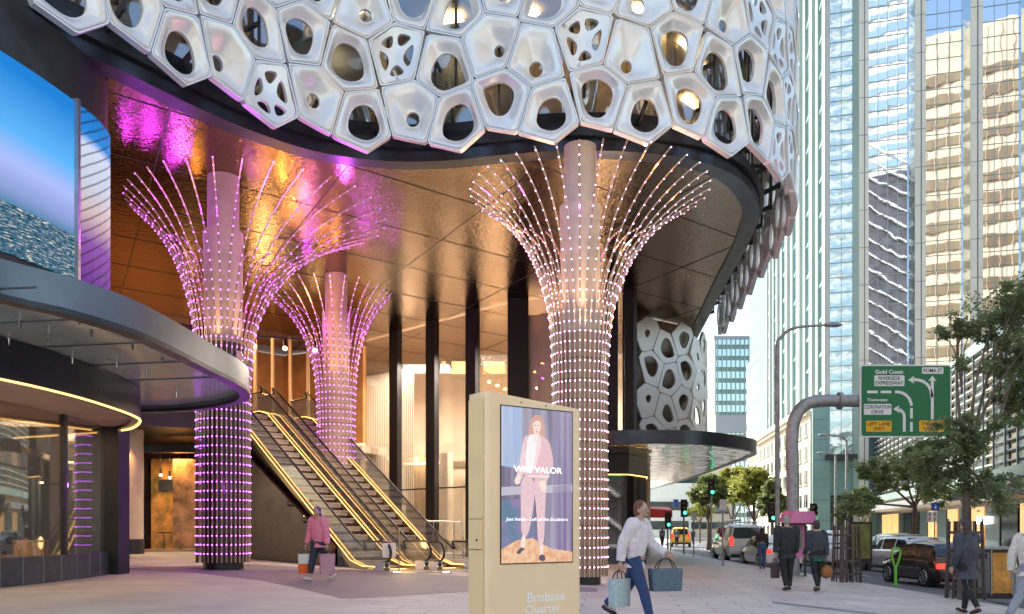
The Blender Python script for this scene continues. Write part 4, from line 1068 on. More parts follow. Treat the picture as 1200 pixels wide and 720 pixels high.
M['shoplit'] = mat('lit_shop_window', (.4, .25, .1), .3, emit=((1, .55, .2), .45), var=(1.2, .6))
M['bluegrey'] = mat('shop_blue', (.10, .16, .18), .2, .4)
for k in range(20):
    mb = MB(); fbox(mb, CL, el, k*3+.2, k*3+2.8, .02, .06, -.5, 2.5); mb.build('shop_window', M['shoplit'] if r6.random() < .5 else (M['win'] if r6.random() < .6 else M['bluegrey']), lb)
for k in range(14):
    mb = MB(); fbox(mb, CL, el, k*4+1, k*4+3.4, .02, .06, 4.4, 10.6); mb.build('upper_window', M['shoplit'] if r6.random() < .2 else M['bluegrey'], lb)
mb = MB(); q = wp(CL, el, tl(1150), .12, 1.55); 
pl_ = Pl(q, V((el[0], el[1], 0)), V((0, 0, 1))); pl_.rect(mb, -.1, 0, 2.0, .40, 0, .08); mb.build('lit_shop_sign', mat('white_light_sign', (.9, .9, .9), .4, emit=((1, .95, .9), 3)), lb)
# far street end: a row of blocks on both sides
for i, (px, Y, wd, h, c, lab) in enumerate(((800, 190, 22, 15, 'cream', 'low cream block at the far left end of the street'), (842, 260, 26, 20, 'white', 'white block closing the far end of the street'), (770, 150, 12, 9, 'white', 'small bright shop block under the far edge of the mirrored canopy'))):
    x = (px-600)/F*Y; fb = thing('distant_block', lab, 'building', (x, Y, 0), .0, 'blocks at the end of the street')
    mb = MB(); mb.box((0, 6, h/2-1), (wd, 12, h+2)); mb.build('wall', M[c], fb, False)
    for r_ in range(int(h/3.4)):
        mb = MB(); mb.box((0, -.05, 1.6+r_*3.4), (wd*.92, .12, 1.5)); mb.build('window_band', M['win'], fb, False)
# ------------------------------------------------ towers invented behind the camera to give the glass tower reflections
def rear_tower(name, label, x0, x1, y, h, fl, mwall, mwin, diag=False):
    t_ = thing(name, label, 'tower', ((x0+x1)/2, y, -1))
    mb = MB(); mb.box(((x0+x1)/2, y-8, h/2-1), (x1-x0, 16, h+2)); mb.build('wall', mwall, t_)
    if not diag:
        mb = MB()
        for k in range(int(h/fl)-1): mb.box(((x0+x1)/2, y+.1, fl*k+fl*.65), (x1-x0-.8, .3, fl*.46))
        mb.build('window_band', mwin, t_)
        mb = MB(); n = int((x1-x0)/2.2)
        for k in range(n): mb.box((x0+(x1-x0)*(k+.5)/n, y+.28, h/2), (.10, .12, h-1))
        mb.build('mullion', mwall, t_)
    else:
        mb = MB(); n = int(h/3.4)
        W_ = x1-x0
        for k in range(-4, n+2):
            a = V((x1, y+.3, 3.4*k)); b = V((x0, y+.3, 3.4*k+W_*.75)); mb.bar(a, b, .3, 1.15, up=V((0, 1, 0)))
        mb.build('diagonal_brace', M['white'], t_)
    return t_
warmstone = mat('warm_stone', (.72, .58, .42), .8, var=(.1, .15))
rear_tower('added_banded_tower', 'invented warm banded office tower, added for the right bays of the glass tower to mirror', 31.5, 62, -25, 105, 4.4, warmstone, M['brownglass'])
rear_tower('added_braced_tower', 'invented dark tower with white diagonal braces, added for the second bay to mirror', 19.5, 30.5, -25, 78, 4.4, mat('dark_tower_wall', (.12, .11, .12), .3, .3, var=(.4, .5)), M['win'], True)
rear_tower('added_balcony_tower', 'invented pale blue balcony tower, added for the narrow left bay to mirror', 2, 29, -48, 150, 3.6, M['white'], M['blueglass'])

# ------------------------------------------------ gantry with direction sign
M['green'] = mat('sign_green', (.0, .16, .055), .45); M['signwhite'] = mat('sign_white', (.75, .77, .75), .5); M['signyellow'] = mat('sign_yellow', (.80, .42, .01), .5); M['signblack'] = mat('sign_black', (.01, .01, .012), .6)
YG = 29.0
gx = (929-600)/F*YG
gt = thing('sign_gantry', 'thick grey curved steel gantry pole holding the green road sign', 'gantry', (gx, YG, G(gx)))
pth = [V((gx, YG, G(gx)))]+[P(929, 560, YG), P(928, 520, YG), P(931, 492, YG), P(943, 475, YG), P(962, 470, YG), P(985, 470, YG), P(1030, 470, YG)]
mb = MB(); mb.tube(cat(pth, 5), [.24]*1+[.21]*(len(cat(pth, 5))-1), 18); mb.build('pole', M['galv'], gt, smooth=60)
mb = MB(); mb.tube([P(982, 470, YG), P(986, 470, YG)], .29, 18); mb.build('flange', M['galv'], gt, smooth=40)
mb = MB(); mb.lathe((gx, YG, G(gx)), [(.45, 0), (.45, .05)], 18); mb.build('base_plate', M['galv'], gt)
mb = MB(); mb.bar(P(1030, 455, YG+.15), P(1030, 500, YG+.15), .12); mb.bar(P(1095, 455, YG+.15), P(1095, 500, YG+.15), .12); mb.bar(P(1000, 470, YG+.2), P(1100, 470, YG+.2), .18); mb.build('sign_bracket', M['galv'], gt)
sg = thing('direction_sign', 'large green road direction sign with white arrows on the gantry arm', 'road sign', tuple(P(1061, 512, YG-.1)))
YS_ = YG-.3
k = YS_/F/7.2
pl = Pl(P(1000, 420, YS_), V((k, 0, 0)), V((0, 0, k)))
T_ = lambda x, y: (x, -y)
def rr(mb, x0, y0, x1, y1, r, d, th=.006): return pl.poly(mb, rrect(x0, -y1, x1, -y0, r), d, th)
mb = MB(); rr(mb, 56, 54, 830, 668, 28, -.06, .06); mb.build('board', M['signwhite'], sg)
mb = MB(); rr(mb, 68, 66, 818, 656, 20, .001); gb = mb.build('green_face', M['green'], sg)
for r_ in ((176, 145, 430, 236, 10), (88, 386, 320, 478, 10), (578, 78, 758, 132, 8)):
    mb = MB(); rr(mb, *r_, .008); mb.build('white_plate', M['signwhite'], sg)
for r_ in ((106, 528, 322, 622, 10), (554, 526, 766, 622, 10)):
    mb = MB(); rr(mb, *r_, .008); mb.build('yellow_plate', M['signyellow'], sg)
mb = MB()
for tx, x0, y0, x1, y1 in (('RIVERSIDE', 212, 154, 392, 184), ('EXPRESSWAY', 186, 194, 420, 224), ('CORONATION', 94, 396, 314, 426), ('DRIVE', 152, 438, 252, 468), ('LEFT LANE', 118, 540, 310, 568), ('ONLY', 168, 580, 262, 608), ('ROMA ST', 590, 88, 748, 120), ('THIS LANE', 568, 538, 752, 566), ('TURN LEFT', 580, 580, 740, 606)):
    mb = MB(); pl.text(mb, tx, x0, -y1, x1, -y0, .018, bold=.012); mb.build('black_lettering', M['signblack'], sg)
mb = MB()
for tx, x0, y0, x1, y1 in (('Gold Coast', 184, 98, 420, 132), ('Toowong', 114, 338, 288, 372)): pl.text(mb, tx, x0, -y1, x1, -y0, .012, bold=.03)
st = lambda pts: pl.stroke(mb, cat([V(T_(*p)) for p in pts], 6), 24, .010)
mb.build('white_lettering', M['signwhite'], sg); mb = MB()
pl.stroke(mb, [T_(665, 516), T_(665, 180)], 24, .010); pl.poly(mb, [T_(630, 196), T_(665, 148), T_(702, 196), T_(665, 182)], .013)
st([(662, 330), (650, 268), (622, 222), (580, 194), (530, 182), (490, 182)]); pl.poly(mb, [T_(458, 184), T_(512, 150), T_(498, 184), T_(516, 216)], .014)
mb.build('arrow', M['signwhite'], sg); mb = MB()
st([(428, 620), (428, 510), (424, 470), (404, 444), (378, 434)]); pl.poly(mb, [T_(334, 430), T_(388, 396), T_(374, 432), T_(392, 464)], .014)
mb.build('arrow', M['signwhite'], sg); mb = MB()
for a_, b_ in (((116, 285), (206, 285)), ((230, 285), (320, 285)), ((489, 420), (489, 510)), ((489, 538), (489, 620))): pl.stroke(mb, [T_(*a_), T_(*b_)], 22, .010)
st([(350, 285), (385, 286), (430, 302), (466, 336), (484, 375), (489, 402)])
mb.build('dashed_line', M['signwhite'], sg)

# ------------------------------------------------ street lamps
def street_lamp(px, Y, ytop, arm, label, r=.07, head=True):
    x = (px-600)/F*Y; zt = HC-(ytop-HZ)/F*Y; g_ = G(x)
    t_ = thing('street_lamp', label, 'street lamp', (x, Y, g_), 0, 'street lamps')
    h = zt-g_; dx = arm/F*Y; s_ = 1 if dx > 0 else -1; a = abs(dx)
    pts = [V((0, 0, 0)), V((0, 0, h*.5)), V((0, 0, h-a*.55)), V((s_*a*.08, 0, h-a*.25)), V((s_*a*.35, 0, h-a*.06)), V((s_*a, 0, h))]
    q = cat(pts, 5); mb = MB(); mb.tube(q, [r*(1.2-.75*i/len(q)) for i in range(len(q))], 10); mb.build('pole', M['galv'], t_, False, smooth=60)
    mb = MB(); mb.ball((s_*(a+.22), 0, h+.0), (.38, .13, .09), 12, 6); mb.build('lamp_head', M['galv'], t_, False, smooth=60)
    mb = MB(); mb.lathe((0, 0, 0), [(.14, 0), (.14, .35), (.09, .4)], 12); mb.build('base', M['galv'], t_, False)
street_lamp(911, 32, 381, 58, 'tall slim grey street lamp whose arm bends right in front of the tower fins', .085)
street_lamp(992, 52, 510, -22, 'street lamp left of the green road sign, taller of the two with left arms', .08)
street_lamp(979, 60, 531, -12, 'shorter street lamp with left arm in front of the teal base', .08)

# ------------------------------------------------ traffic lights
M['glow_green'] = mat('green_light', (.1, .9, .4), .3, emit=((.05, 1, .42), 2.5)); M['dullred'] = mat('dark_red_lens', (.12, .01, .01), .2); M['dullamber'] = mat('dark_amber_lens', (.12, .06, .01), .2)
def traffic_light(px, Y, yc, label, mast=True):
    x = (px-600)/F*Y; zc = HC-(yc-HZ)/F*Y; g_ = G(x)
    t_ = thing('traffic_light', label, 'traffic light', (x, Y, g_), 0, 'green traffic lights'); c = zc-g_
    mb = MB(); mb.tube([(0, .15, 0), (0, .15, c+.6)], .06, 8); mb.build('pole', M['galv'], t_, False)
    mb = MB(); mb.box((0, .0, c+.22), (.28, .2, .90)); mb.build('housing', M['black'], t_, False)
    mb = MB(); pl_ = [(-.20, -.32), (.20, -.32), (.20, .76), (-.20, .76)]; mb.prism(pl_, lambda p: V((p[0], .11, c+p[1])), lambda p: V((p[0], .13, c+p[1]))); mb.build('backboard', M['black'], t_, False)
    for i, m_ in enumerate(('glow_green', 'dullamber', 'dullred')):
        zz = c-.06+i*.28
        mb = MB(); mb.tube([(0, -.10, zz), (0, -.13, zz)], .105, 14); ln = mb.build('lens', M[m_], t_, False)
        mb = MB(); mb.tube([(0, -.10, zz), (0, -.30, zz)], .12, 14, cap=False); mb.build('visor', M['black'], ln, False)
traffic_light(834, 52, 576, 'green traffic light hanging high before the far street trees')
traffic_light(802, 52, 600, 'green traffic light on a short post left of the parked van')
traffic_light(783, 56, 614, 'small green traffic light beside the red awning')
traffic_light(905, 48, 606, 'green traffic light left of the pink telephone booth')
traffic_light(954, 48, 606, 'green traffic light right of the pink telephone booth')
for px, Y, ya, yb_, lab in ((847, 36, 585, 660, 'slim grey signpost standing on the footpath before the white parked car'), (813, 48, 600, 655, 'slim dark signpost near the distant pedestrians')):
    a = P(px, ya, Y); t_ = thing('signpost', lab, 'post', (a.x, Y, G(a.x)), 0, 'slim signposts')
    mb = MB(); mb.tube([(0, 0, 0), (0, 0, a.z-G(a.x))], .035, 8); mb.build('post', M['galv'], t_, False)
    mb = MB(); mb.box((0, -.05, a.z-G(a.x)-.25), (.3, .02, .45)); mb.build('sign_plate', M['white'], t_, False)

# ------------------------------------------------ trees
def tree(name, label, x, y, gz, trunk, crowns, nleaf, leaf, m_, seed, lean=(0, 0), group=None, tr_r=.12, stuff=None):
    """trunk: height of the fork; crowns: (dx,dy,z,rx,ry,rz) lobes"""
    r = random.Random(seed); t_ = thing(name, label, 'tree', (x, y, gz), 0, group)
    mb = MB(); fork = V((lean[0], lean[1], trunk))
    pts = cat([V((0, 0, 0)), V((lean[0]*.3+r.uniform(-.03, .03), lean[1]*.3, trunk*.4)), fork], 4)
    mb.tube(pts, [tr_r*(1.15-.45*i/len(pts)) for i in range(len(pts))], 9)
    tips = []
    for c in crowns:
        ce = V(c[:3]); md = fork.lerp(ce, .5)+V((r.uniform(-.2, .2), r.uniform(-.2, .2), .1*ce.z*.1))
        q = cat([fork, md, ce], 4); mb.tube(q, [tr_r*.5*(1-.7*i/len(q)) for i in range(len(q))], 6)
        for k in range(6):
            d = V((r.gauss(0, 1), r.gauss(0, 1), r.gauss(0, 1))).normalized(); e = ce+V((d.x*c[3], d.y*c[4], d.z*c[5]))*r.uniform(.6, .95)
            s_ = fork.lerp(ce, r.uniform(.5, 1.0)); q = cat([s_, s_.lerp(e, .5)+V((r.uniform(-.1, .1), 0, r.uniform(0, .15))), e], 3)
            mb.tube(q, [tr_r*.22*(1-.75*i/len(q)) for i in range(len(q))], 5); tips += [q[2], q[-1], q[-2]]
    mb.build('trunk', M['bark'], t_, False, smooth=60)
    # clumps of leaves around branch tips and in the lobes
    vs = []; fs = []; tot = sum(c[3]*c[5] for c in crowns); cl = []
    for c in crowns:
        for k in range(max(3, int(26*c[3]*c[5]/tot*len(crowns)*.6))):
            d = V((r.gauss(0, 1), r.gauss(0, 1), r.gauss(0, 1))).normalized()*r.uniform(.35, 1.0); cl.append((V((c[0]+d.x*c[3], c[1]+d.y*c[4], c[2]+d.z*c[5])), r.uniform(.18, .42)*min(c[3], c[5])))
    cl += [(t, .22*min(c[3], c[5])) for t in tips]
    per = nleaf//len(cl)
    for c, rad in cl:
        for k in range(int(per*r.uniform(.5, 1.5))):
            p = c+V((r.gauss(0, 1)*rad*.62, r.gauss(0, 1)*rad*.62, r.gauss(0, 1)*rad*.42)); n_ = V((r.gauss(0, .7), r.gauss(0, .7), 1)).normalized()
            u_ = n_.orthogonal().normalized(); u_ = Matrix.Rotation(r.uniform(0, 6.28), 3, n_) @ u_; v_ = n_.cross(u_); L_ = leaf*r.uniform(.7, 1.4); o = len(vs)
            vs += [p-u_*L_*.5, p+v_*L_*.26+n_*L_*.06, p+u_*L_*.5-n_*L_*.1, p-v_*L_*.26+n_*L_*.06]; fs.append((o, o+1, o+2, o+3))
    me = bpy.data.meshes.new('crown'); me.from_pydata([tuple(v) for v in vs], [], fs); me.materials.append(m_); o = bpy.data.objects.new('crown', me); COL.objects.link(o); o.parent = t_
    return t_
def gp(px, Y): x = (px-600)/F*Y; return x
# near tree at right behind the pedestrians (picture column ~1130)
x = gp(1131, 20.2)
def L(px, py, Y, rp, rq): q = P(px, py, Y); return (q.x-x, q.y-20.2, q.z-G(x), rp/F*Y, rp/F*Y, rq/F*Y)
tree('street_tree', 'leafy tree with slim trunk in the guard behind the puffer jacket pedestrian', x, 20.2, G(x), 3.1,
     [L(1165, 370, 20.5, 50, 30), L(1195, 345, 20, 38, 26), L(1122, 385, 21, 26, 9), L(1190, 425, 20.2, 42, 28), L(1215, 390, 19.5, 40, 40), L(1120, 525, 19.8, 48, 24), L(1080, 535, 20.2, 32, 22), L(1140, 500, 19.6, 40, 20), L(1165, 575, 20.0, 40, 28), L(1105, 560, 20.4, 36, 20), L(1195, 470, 20.6, 26, 30)], 32000, .09, M['leafdark'], 4, lean=(.05, 0), group='street trees', tr_r=.10)
x = gp(1072, 44)
def L(px, py, Y, rp, rq): q = P(px, py, Y); return (q.x-x, q.y-44, q.z-G(x), rp/F*Y, rp/F*Y, rq/F*Y)
tree('street_tree', 'spreading light green tree across the road below the green sign', x, 44, G(x), 3.0,
     [L(1030, 560, 43, 32, 24), L(1065, 550, 44, 32, 30), L(1098, 575, 45, 34, 24), L(1005, 590, 44, 26, 16), L(1085, 530, 44, 26, 16)], 14000, .17, M['leaf'], 9, group='street trees', tr_r=.15)
for i, (px, Y, yc, rp, rq, mm, lab) in enumerate(((830, 66, 575, 26, 24, 'leaf', 'street tree left of the group beyond the parked van'), (858, 70, 570, 30, 30, 'leaflit', 'sunlit yellow green street tree above the parked van'), (884, 62, 572, 30, 30, 'leaflit', 'broad street tree above the white parked car'), (905, 58, 585, 18, 26, 'leaf', 'street tree right beside the gantry pole'), (820, 110, 595, 16, 14, 'leaflit', 'small far street tree behind the traffic lights'), (1010, 75, 588, 20, 20, 'leaf', 'dark tree before the teal tower base'))):
    x = gp(px, Y)
    def L(a, b, c, d): q = P(a, b, Y); return (q.x-x, 0, q.z-G(x), c/F*Y, c/F*Y, d/F*Y)
    tree('street_tree', lab, x, Y, G(x), 2.2, [L(px, yc, rp*.7, rq*.7), L(px-rp*.5, yc+6, rp*.5, rq*.5), L(px+rp*.5, yc+4, rp*.5, rq*.55), L(px, yc-rq*.5, rp*.5, rq*.4)], 7500, .30, M[mm], 20+i, group='street trees', tr_r=.14)
x = gp(992, 26.2)
def L(a, b, c, d): q = P(a, b, 26.2); return (q.x-x, 0, q.z-G(x), c/F*26.2, c/F*26.2, d/F*26.2)
tree('young_tree', 'young tree with red tinged leaves growing inside the steel tree guard', x, 26.2, G(x), 1.9, [L(995, 590, 18, 14), L(1012, 596, 14, 12), L(985, 605, 10, 10), L(1005, 580, 12, 8)], 1500, .10, M['leafdark'], 77, tr_r=.04)
# ------------------------------------------------ advertising kiosk
kA = V((-.2465, 8.5)); ku = V((.81, .587)).normalized(); kn = V((-ku.y, ku.x)); KW, KD = 1.23, .36
ko = V((kA.x, kA.y, G(0)-.01))
kt = thing('advertising_kiosk', 'tall gold advertising kiosk with a lit fashion poster in the foreground', 'kiosk', tuple(ko))
kp = Pl(V((kA.x, kA.y, 0)), V((ku.x, ku.y, 0)), V((0, 0, 1)))   # n points to the viewer
topz = lambda u_: 2.77-.09*u_/KW
mb = MB()
rr_ = .045; prof = []
for cx, cy, a0 in ((rr_, -rr_, 90), (KW-rr_, -rr_, 0)):
    pass
plan = []
for (cx, cy, a0) in ((KW-rr_, -rr_, 0), (rr_*1.6, -rr_*1.6, 90), (rr_, -KD+rr_, 180), (KW-rr_, -KD+rr_, 270)):
    R_ = rr_*1.6 if a0 == 90 else rr_
    for k in range(5): a = radians(a0+22.5*k); plan.append((cx+R_*cos(a), cy+R_*sin(a)))
mb.prism(plan, lambda p: kp(p[0], -.02, p[1]), lambda p: kp(p[0], topz(p[0]), p[1])); mb.build('body', M['gold'], kt, smooth=30)
# side inspection hatch and grilles on the left edge face
ks = Pl(kp(0, 0, -KD), (kp(0, 0, 0)-kp(0, 0, -KD)).normalized(), V((0, 0, 1)))
mb = MB(); ks.rect(mb, .03, .10, KD-.06, topz(0)-.06, .004, .004); mb.build('side_cover', M['goldside'], kt)
mb = MB(); ks.rect(mb, .05, 1.19, KD-.075, 1.49, .010, .012); hh = mb.build('hatch', M['goldside'], kt)
mb = MB(); mb.ball(ks(.21, 1.28, .026), .012, 8, 6); mb.build('lock', M['black'], hh)
mb = MB(); ks.rect(mb, .05, 1.492, KD-.075, 1.497, .009, .004); ks.rect(mb, .05, 1.183, KD-.075, 1.188, .009, .004); mb.build('hatch_gap', M['bronze'], hh)
for z0, z1 in ((1.92, 2.14), (.38, .62)):
    mb = MB()
    for k in range(12): ks.rect(mb, .06, z0+(z1-z0)*k/12, KD-.11, z0+(z1-z0)*(k+.5)/12, .009, .003)
    mb.build('vent_grille', M['gold'], kt)
mb = MB(); mb.ball(kp(.42, 2.69, .004), .008, 8, 6); mb.build('sensor', M['black'], kt)
mb = MB(); mb.ball(kp(.74, 2.68, .004), .008, 8, 6); mb.build('sensor', M['black'], kt)
# screen
su0, su1, sv0, sv1 = .166, 1.095, 1.045, 2.635
mb = MB(); kp.rect(mb, su0-.012, sv0-.012, su1+.012, sv1+.012, .002, .004); scb = mb.build('screen_frame', M['black'], kt)
sw_, sh_ = su1-su0, sv1-sv0
sp2 = Pl(kp(su0, sv0, .007), kp.u*sw_, kp.v*sh_)
def em(name, c, s_=.75, var=None, st=None):
    m_ = mat(name, (0, 0, 0), .35); t = m_.node_tree; b_ = t.nodes['Principled BSDF']; b_.inputs['Emission Strength'].default_value = s_
    b_.inputs['Emission Color'].default_value = (*c, 1)
    if var:
        n_ = t.nodes; tc = n_.new('ShaderNodeTexCoord'); mp_ = n_.new('ShaderNodeMapping'); mp_.inputs['Scale'].default_value = st or (1, 1, 1)
        no = n_.new('ShaderNodeTexNoise'); no.inputs['Scale'].default_value = var[0]; no.inputs['Detail'].default_value = 3; mr = n_.new('ShaderNodeMapRange'); mr.inputs[1].default_value = .38; mr.inputs[2].default_value = .62
        mx = n_.new('ShaderNodeMixRGB'); mx.inputs[1].default_value = (*c, 1); mx.inputs[2].default_value = (*var[1], 1)
        t.links.new(tc.outputs['Object'], mp_.inputs[0]); t.links.new(mp_.outputs[0], no.inputs[0]); t.links.new(no.outputs[0], mr.inputs[0]); t.links.new(mr.outputs[0], mx.inputs[0]); t.links.new(mx.outputs[0], b_.inputs['Emission Color'])
    return m_
U = .40
mb = MB(); sp2.rect(mb, 0, 0, 1, 1, 0, .001); disp = mb.build('display', em('poster_backdrop', (.17, .14, .24), U, (9, (.42, .38, .48)), (1, 1, .06)), kt)
def ppoly(name, pts, c, d, var=None, st=None, rnd=2):
    q = [V(p) for p in pts]
    if rnd: q = chai(q, rnd, .22)
    mb = MB(); sp2.poly(mb, [tuple(p) for p in q], .0012+d*.0006, .0005); return mb.build(name, em('poster_'+name, c, U, var, st), disp)
ppoly('blue_panel', [(0, .62), (.28, .60), (.28, 1), (0, 1)], (.40, .50, .72), 0, (7, (.62, .64, .80)), (1, 1, .1), 0)
ppoly('dado_band', [(0, .43), (1, .47), (1, .52), (0, .485)], (.55, .52, .62), 0, None, None, 0)
ppoly('lower_panel', [(0, .10), (.45, .14), (.45, .42), (0, .40)], (.12, .22, .33), 0, (6, (.26, .22, .42)), None, 0)
ppoly('wood_floor', [(0, 0), (1, 0), (1, .065), (.68, .09), (.42, .16), (.20, .145), (0, .09)], (.80, .40, .22), 1, (16, (.95, .62, .40)), (1, 1, 1), 0)
ppoly('curtain', [(.70, .08), (.98, .06), (.98, 1), (.74, 1)], (.20, .15, .33), 0, (14, (.42, .36, .50)), (1, 1, .03), 0)
SK = (1.0, .80, .72); PK = (.88, .62, .66); PK2 = (.80, .54, .60)
ppoly('hair', [(.40, .93), (.46, .965), (.55, .955), (.60, .90), (.60, .82), (.55, .79), (.40, .80), (.36, .83), (.38, .89)], (.72, .40, .33), 2)
ppoly('leg', [(.26, .56), (.46, .55), (.44, .36), (.36, .17), (.27, .17), (.26, .34)], PK, 3, (40, PK2), (1, 1, 1), 1)
ppoly('leg', [(.42, .56), (.62, .54), (.60, .34), (.585, .11), (.50, .11), (.48, .34)], PK, 3, (40, PK2), (1, 1, 1), 1)
ppoly('ankle', [(.28, .18), (.33, .18), (.31, .09), (.25, .10)], SK, 3, None, None, 1)
ppoly('ankle', [(.53, .12), (.58, .12), (.57, .03), (.53, .04)], SK, 3, None, None, 1)
ppoly('shoe', [(.20, .075), (.28, .105), (.315, .08), (.30, .10), (.26, .060), (.21, .058)], (.10, .09, .14), 4, None, None, 1)
ppoly('shoe', [(.51, .035), (.55, .055), (.60, .04), (.605, .015), (.56, .005), (.52, .015)], (.10, .09, .14), 4, None, None, 1)
ppoly('sleeve', [(.31, .82), (.36, .82), (.36, .68), (.30, .58), (.26, .53), (.19, .55), (.24, .62), (.27, .72)], (.93, .74, .78), 3, (40, PK), None, 1)
ppoly('jacket', [(.30, .815), (.42, .835), (.55, .83), (.655, .80), (.70, .72), (.725, .64), (.66, .575), (.62, .52), (.60, .475), (.52, .52), (.40, .56), (.30, .55), (.32, .68)], (.88, .58, .62), 4, (40, (.82, .52, .57)), None, 1)
ppoly('blouse', [(.36, .83), (.50, .835), (.48, .72), (.42, .575), (.33, .585), (.32, .70)], (.98, .94, .96), 5, None, None, 1)
ppoly('lapel', [(.50, .835), (.56, .80), (.49, .66), (.43, .575), (.46, .70)], (.95, .74, .76), 6, None, None, 1)
ppoly('neck', [(.44, .85), (.52, .85), (.52, .80), (.46, .775), (.42, .80)], SK, 5, None, None, 1)
ppoly('face', [(.43, .925), (.48, .94), (.535, .925), (.54, .88), (.515, .845), (.475, .83), (.44, .85), (.425, .885)], (.98, .76, .68), 6)
ppoly('fringe', [(.42, .93), (.50, .955), (.56, .935), (.565, .90), (.52, .925), (.46, .925), (.42, .90)], (.70, .38, .32), 7, None, None, 1)
for a in (.455, .51): ppoly('eye', [(a-.013, .893), (a, .898), (a+.013, .893), (a, .889)], (.15, .08, .10), 7, None, None, 1)
ppoly('nose', [(.482, .885), (.490, .866), (.476, .866)], (.80, .50, .46), 7, None, None, 0)
ppoly('mouth', [(.465, .852), (.485, .857), (.503, .853), (.485, .845)], (.70, .12, .18), 7, None, None, 1)
ppoly('hand', [(.20, .56), (.26, .555), (.25, .51), (.19, .50), (.17, .53)], SK, 5, None, None, 1)
ppoly('hand', [(.50, .53), (.61, .54), (.62, .47), (.55, .455)], SK, 6, None, None, 1)
wt = em('poster_lettering', (1, 1, 1), .62)
mb = MB(); sp2.text(mb, 'WIN VALOR', .16, .585, .845, .625, .0065, bold=.02, th=.0005); sp2.text(mb, 'JUST LANDED', .36, .555, .66, .567, .0065); mb.build('poster_lettering', wt, disp)
mb = MB(); sp2.text(mb, 'Just Inside - Left of the Escalators', .05, .265, .93, .293, .0065, shear=.3, bold=.008); mb.build('poster_lettering', wt, disp)
kl = mat('kiosk_lettering', (.92, .92, .88), .5)
mb = MB(); kp.text(mb, 'Brisbane', .50, .635, 1.00, .735, .002, bold=.012, th=.001); mb.build('kiosk_lettering', kl, kt)
mb = MB(); kp.text(mb, 'Quarter', .475, .505, .94, .605, .002, bold=.012); mb.build('kiosk_lettering', kl, kt)

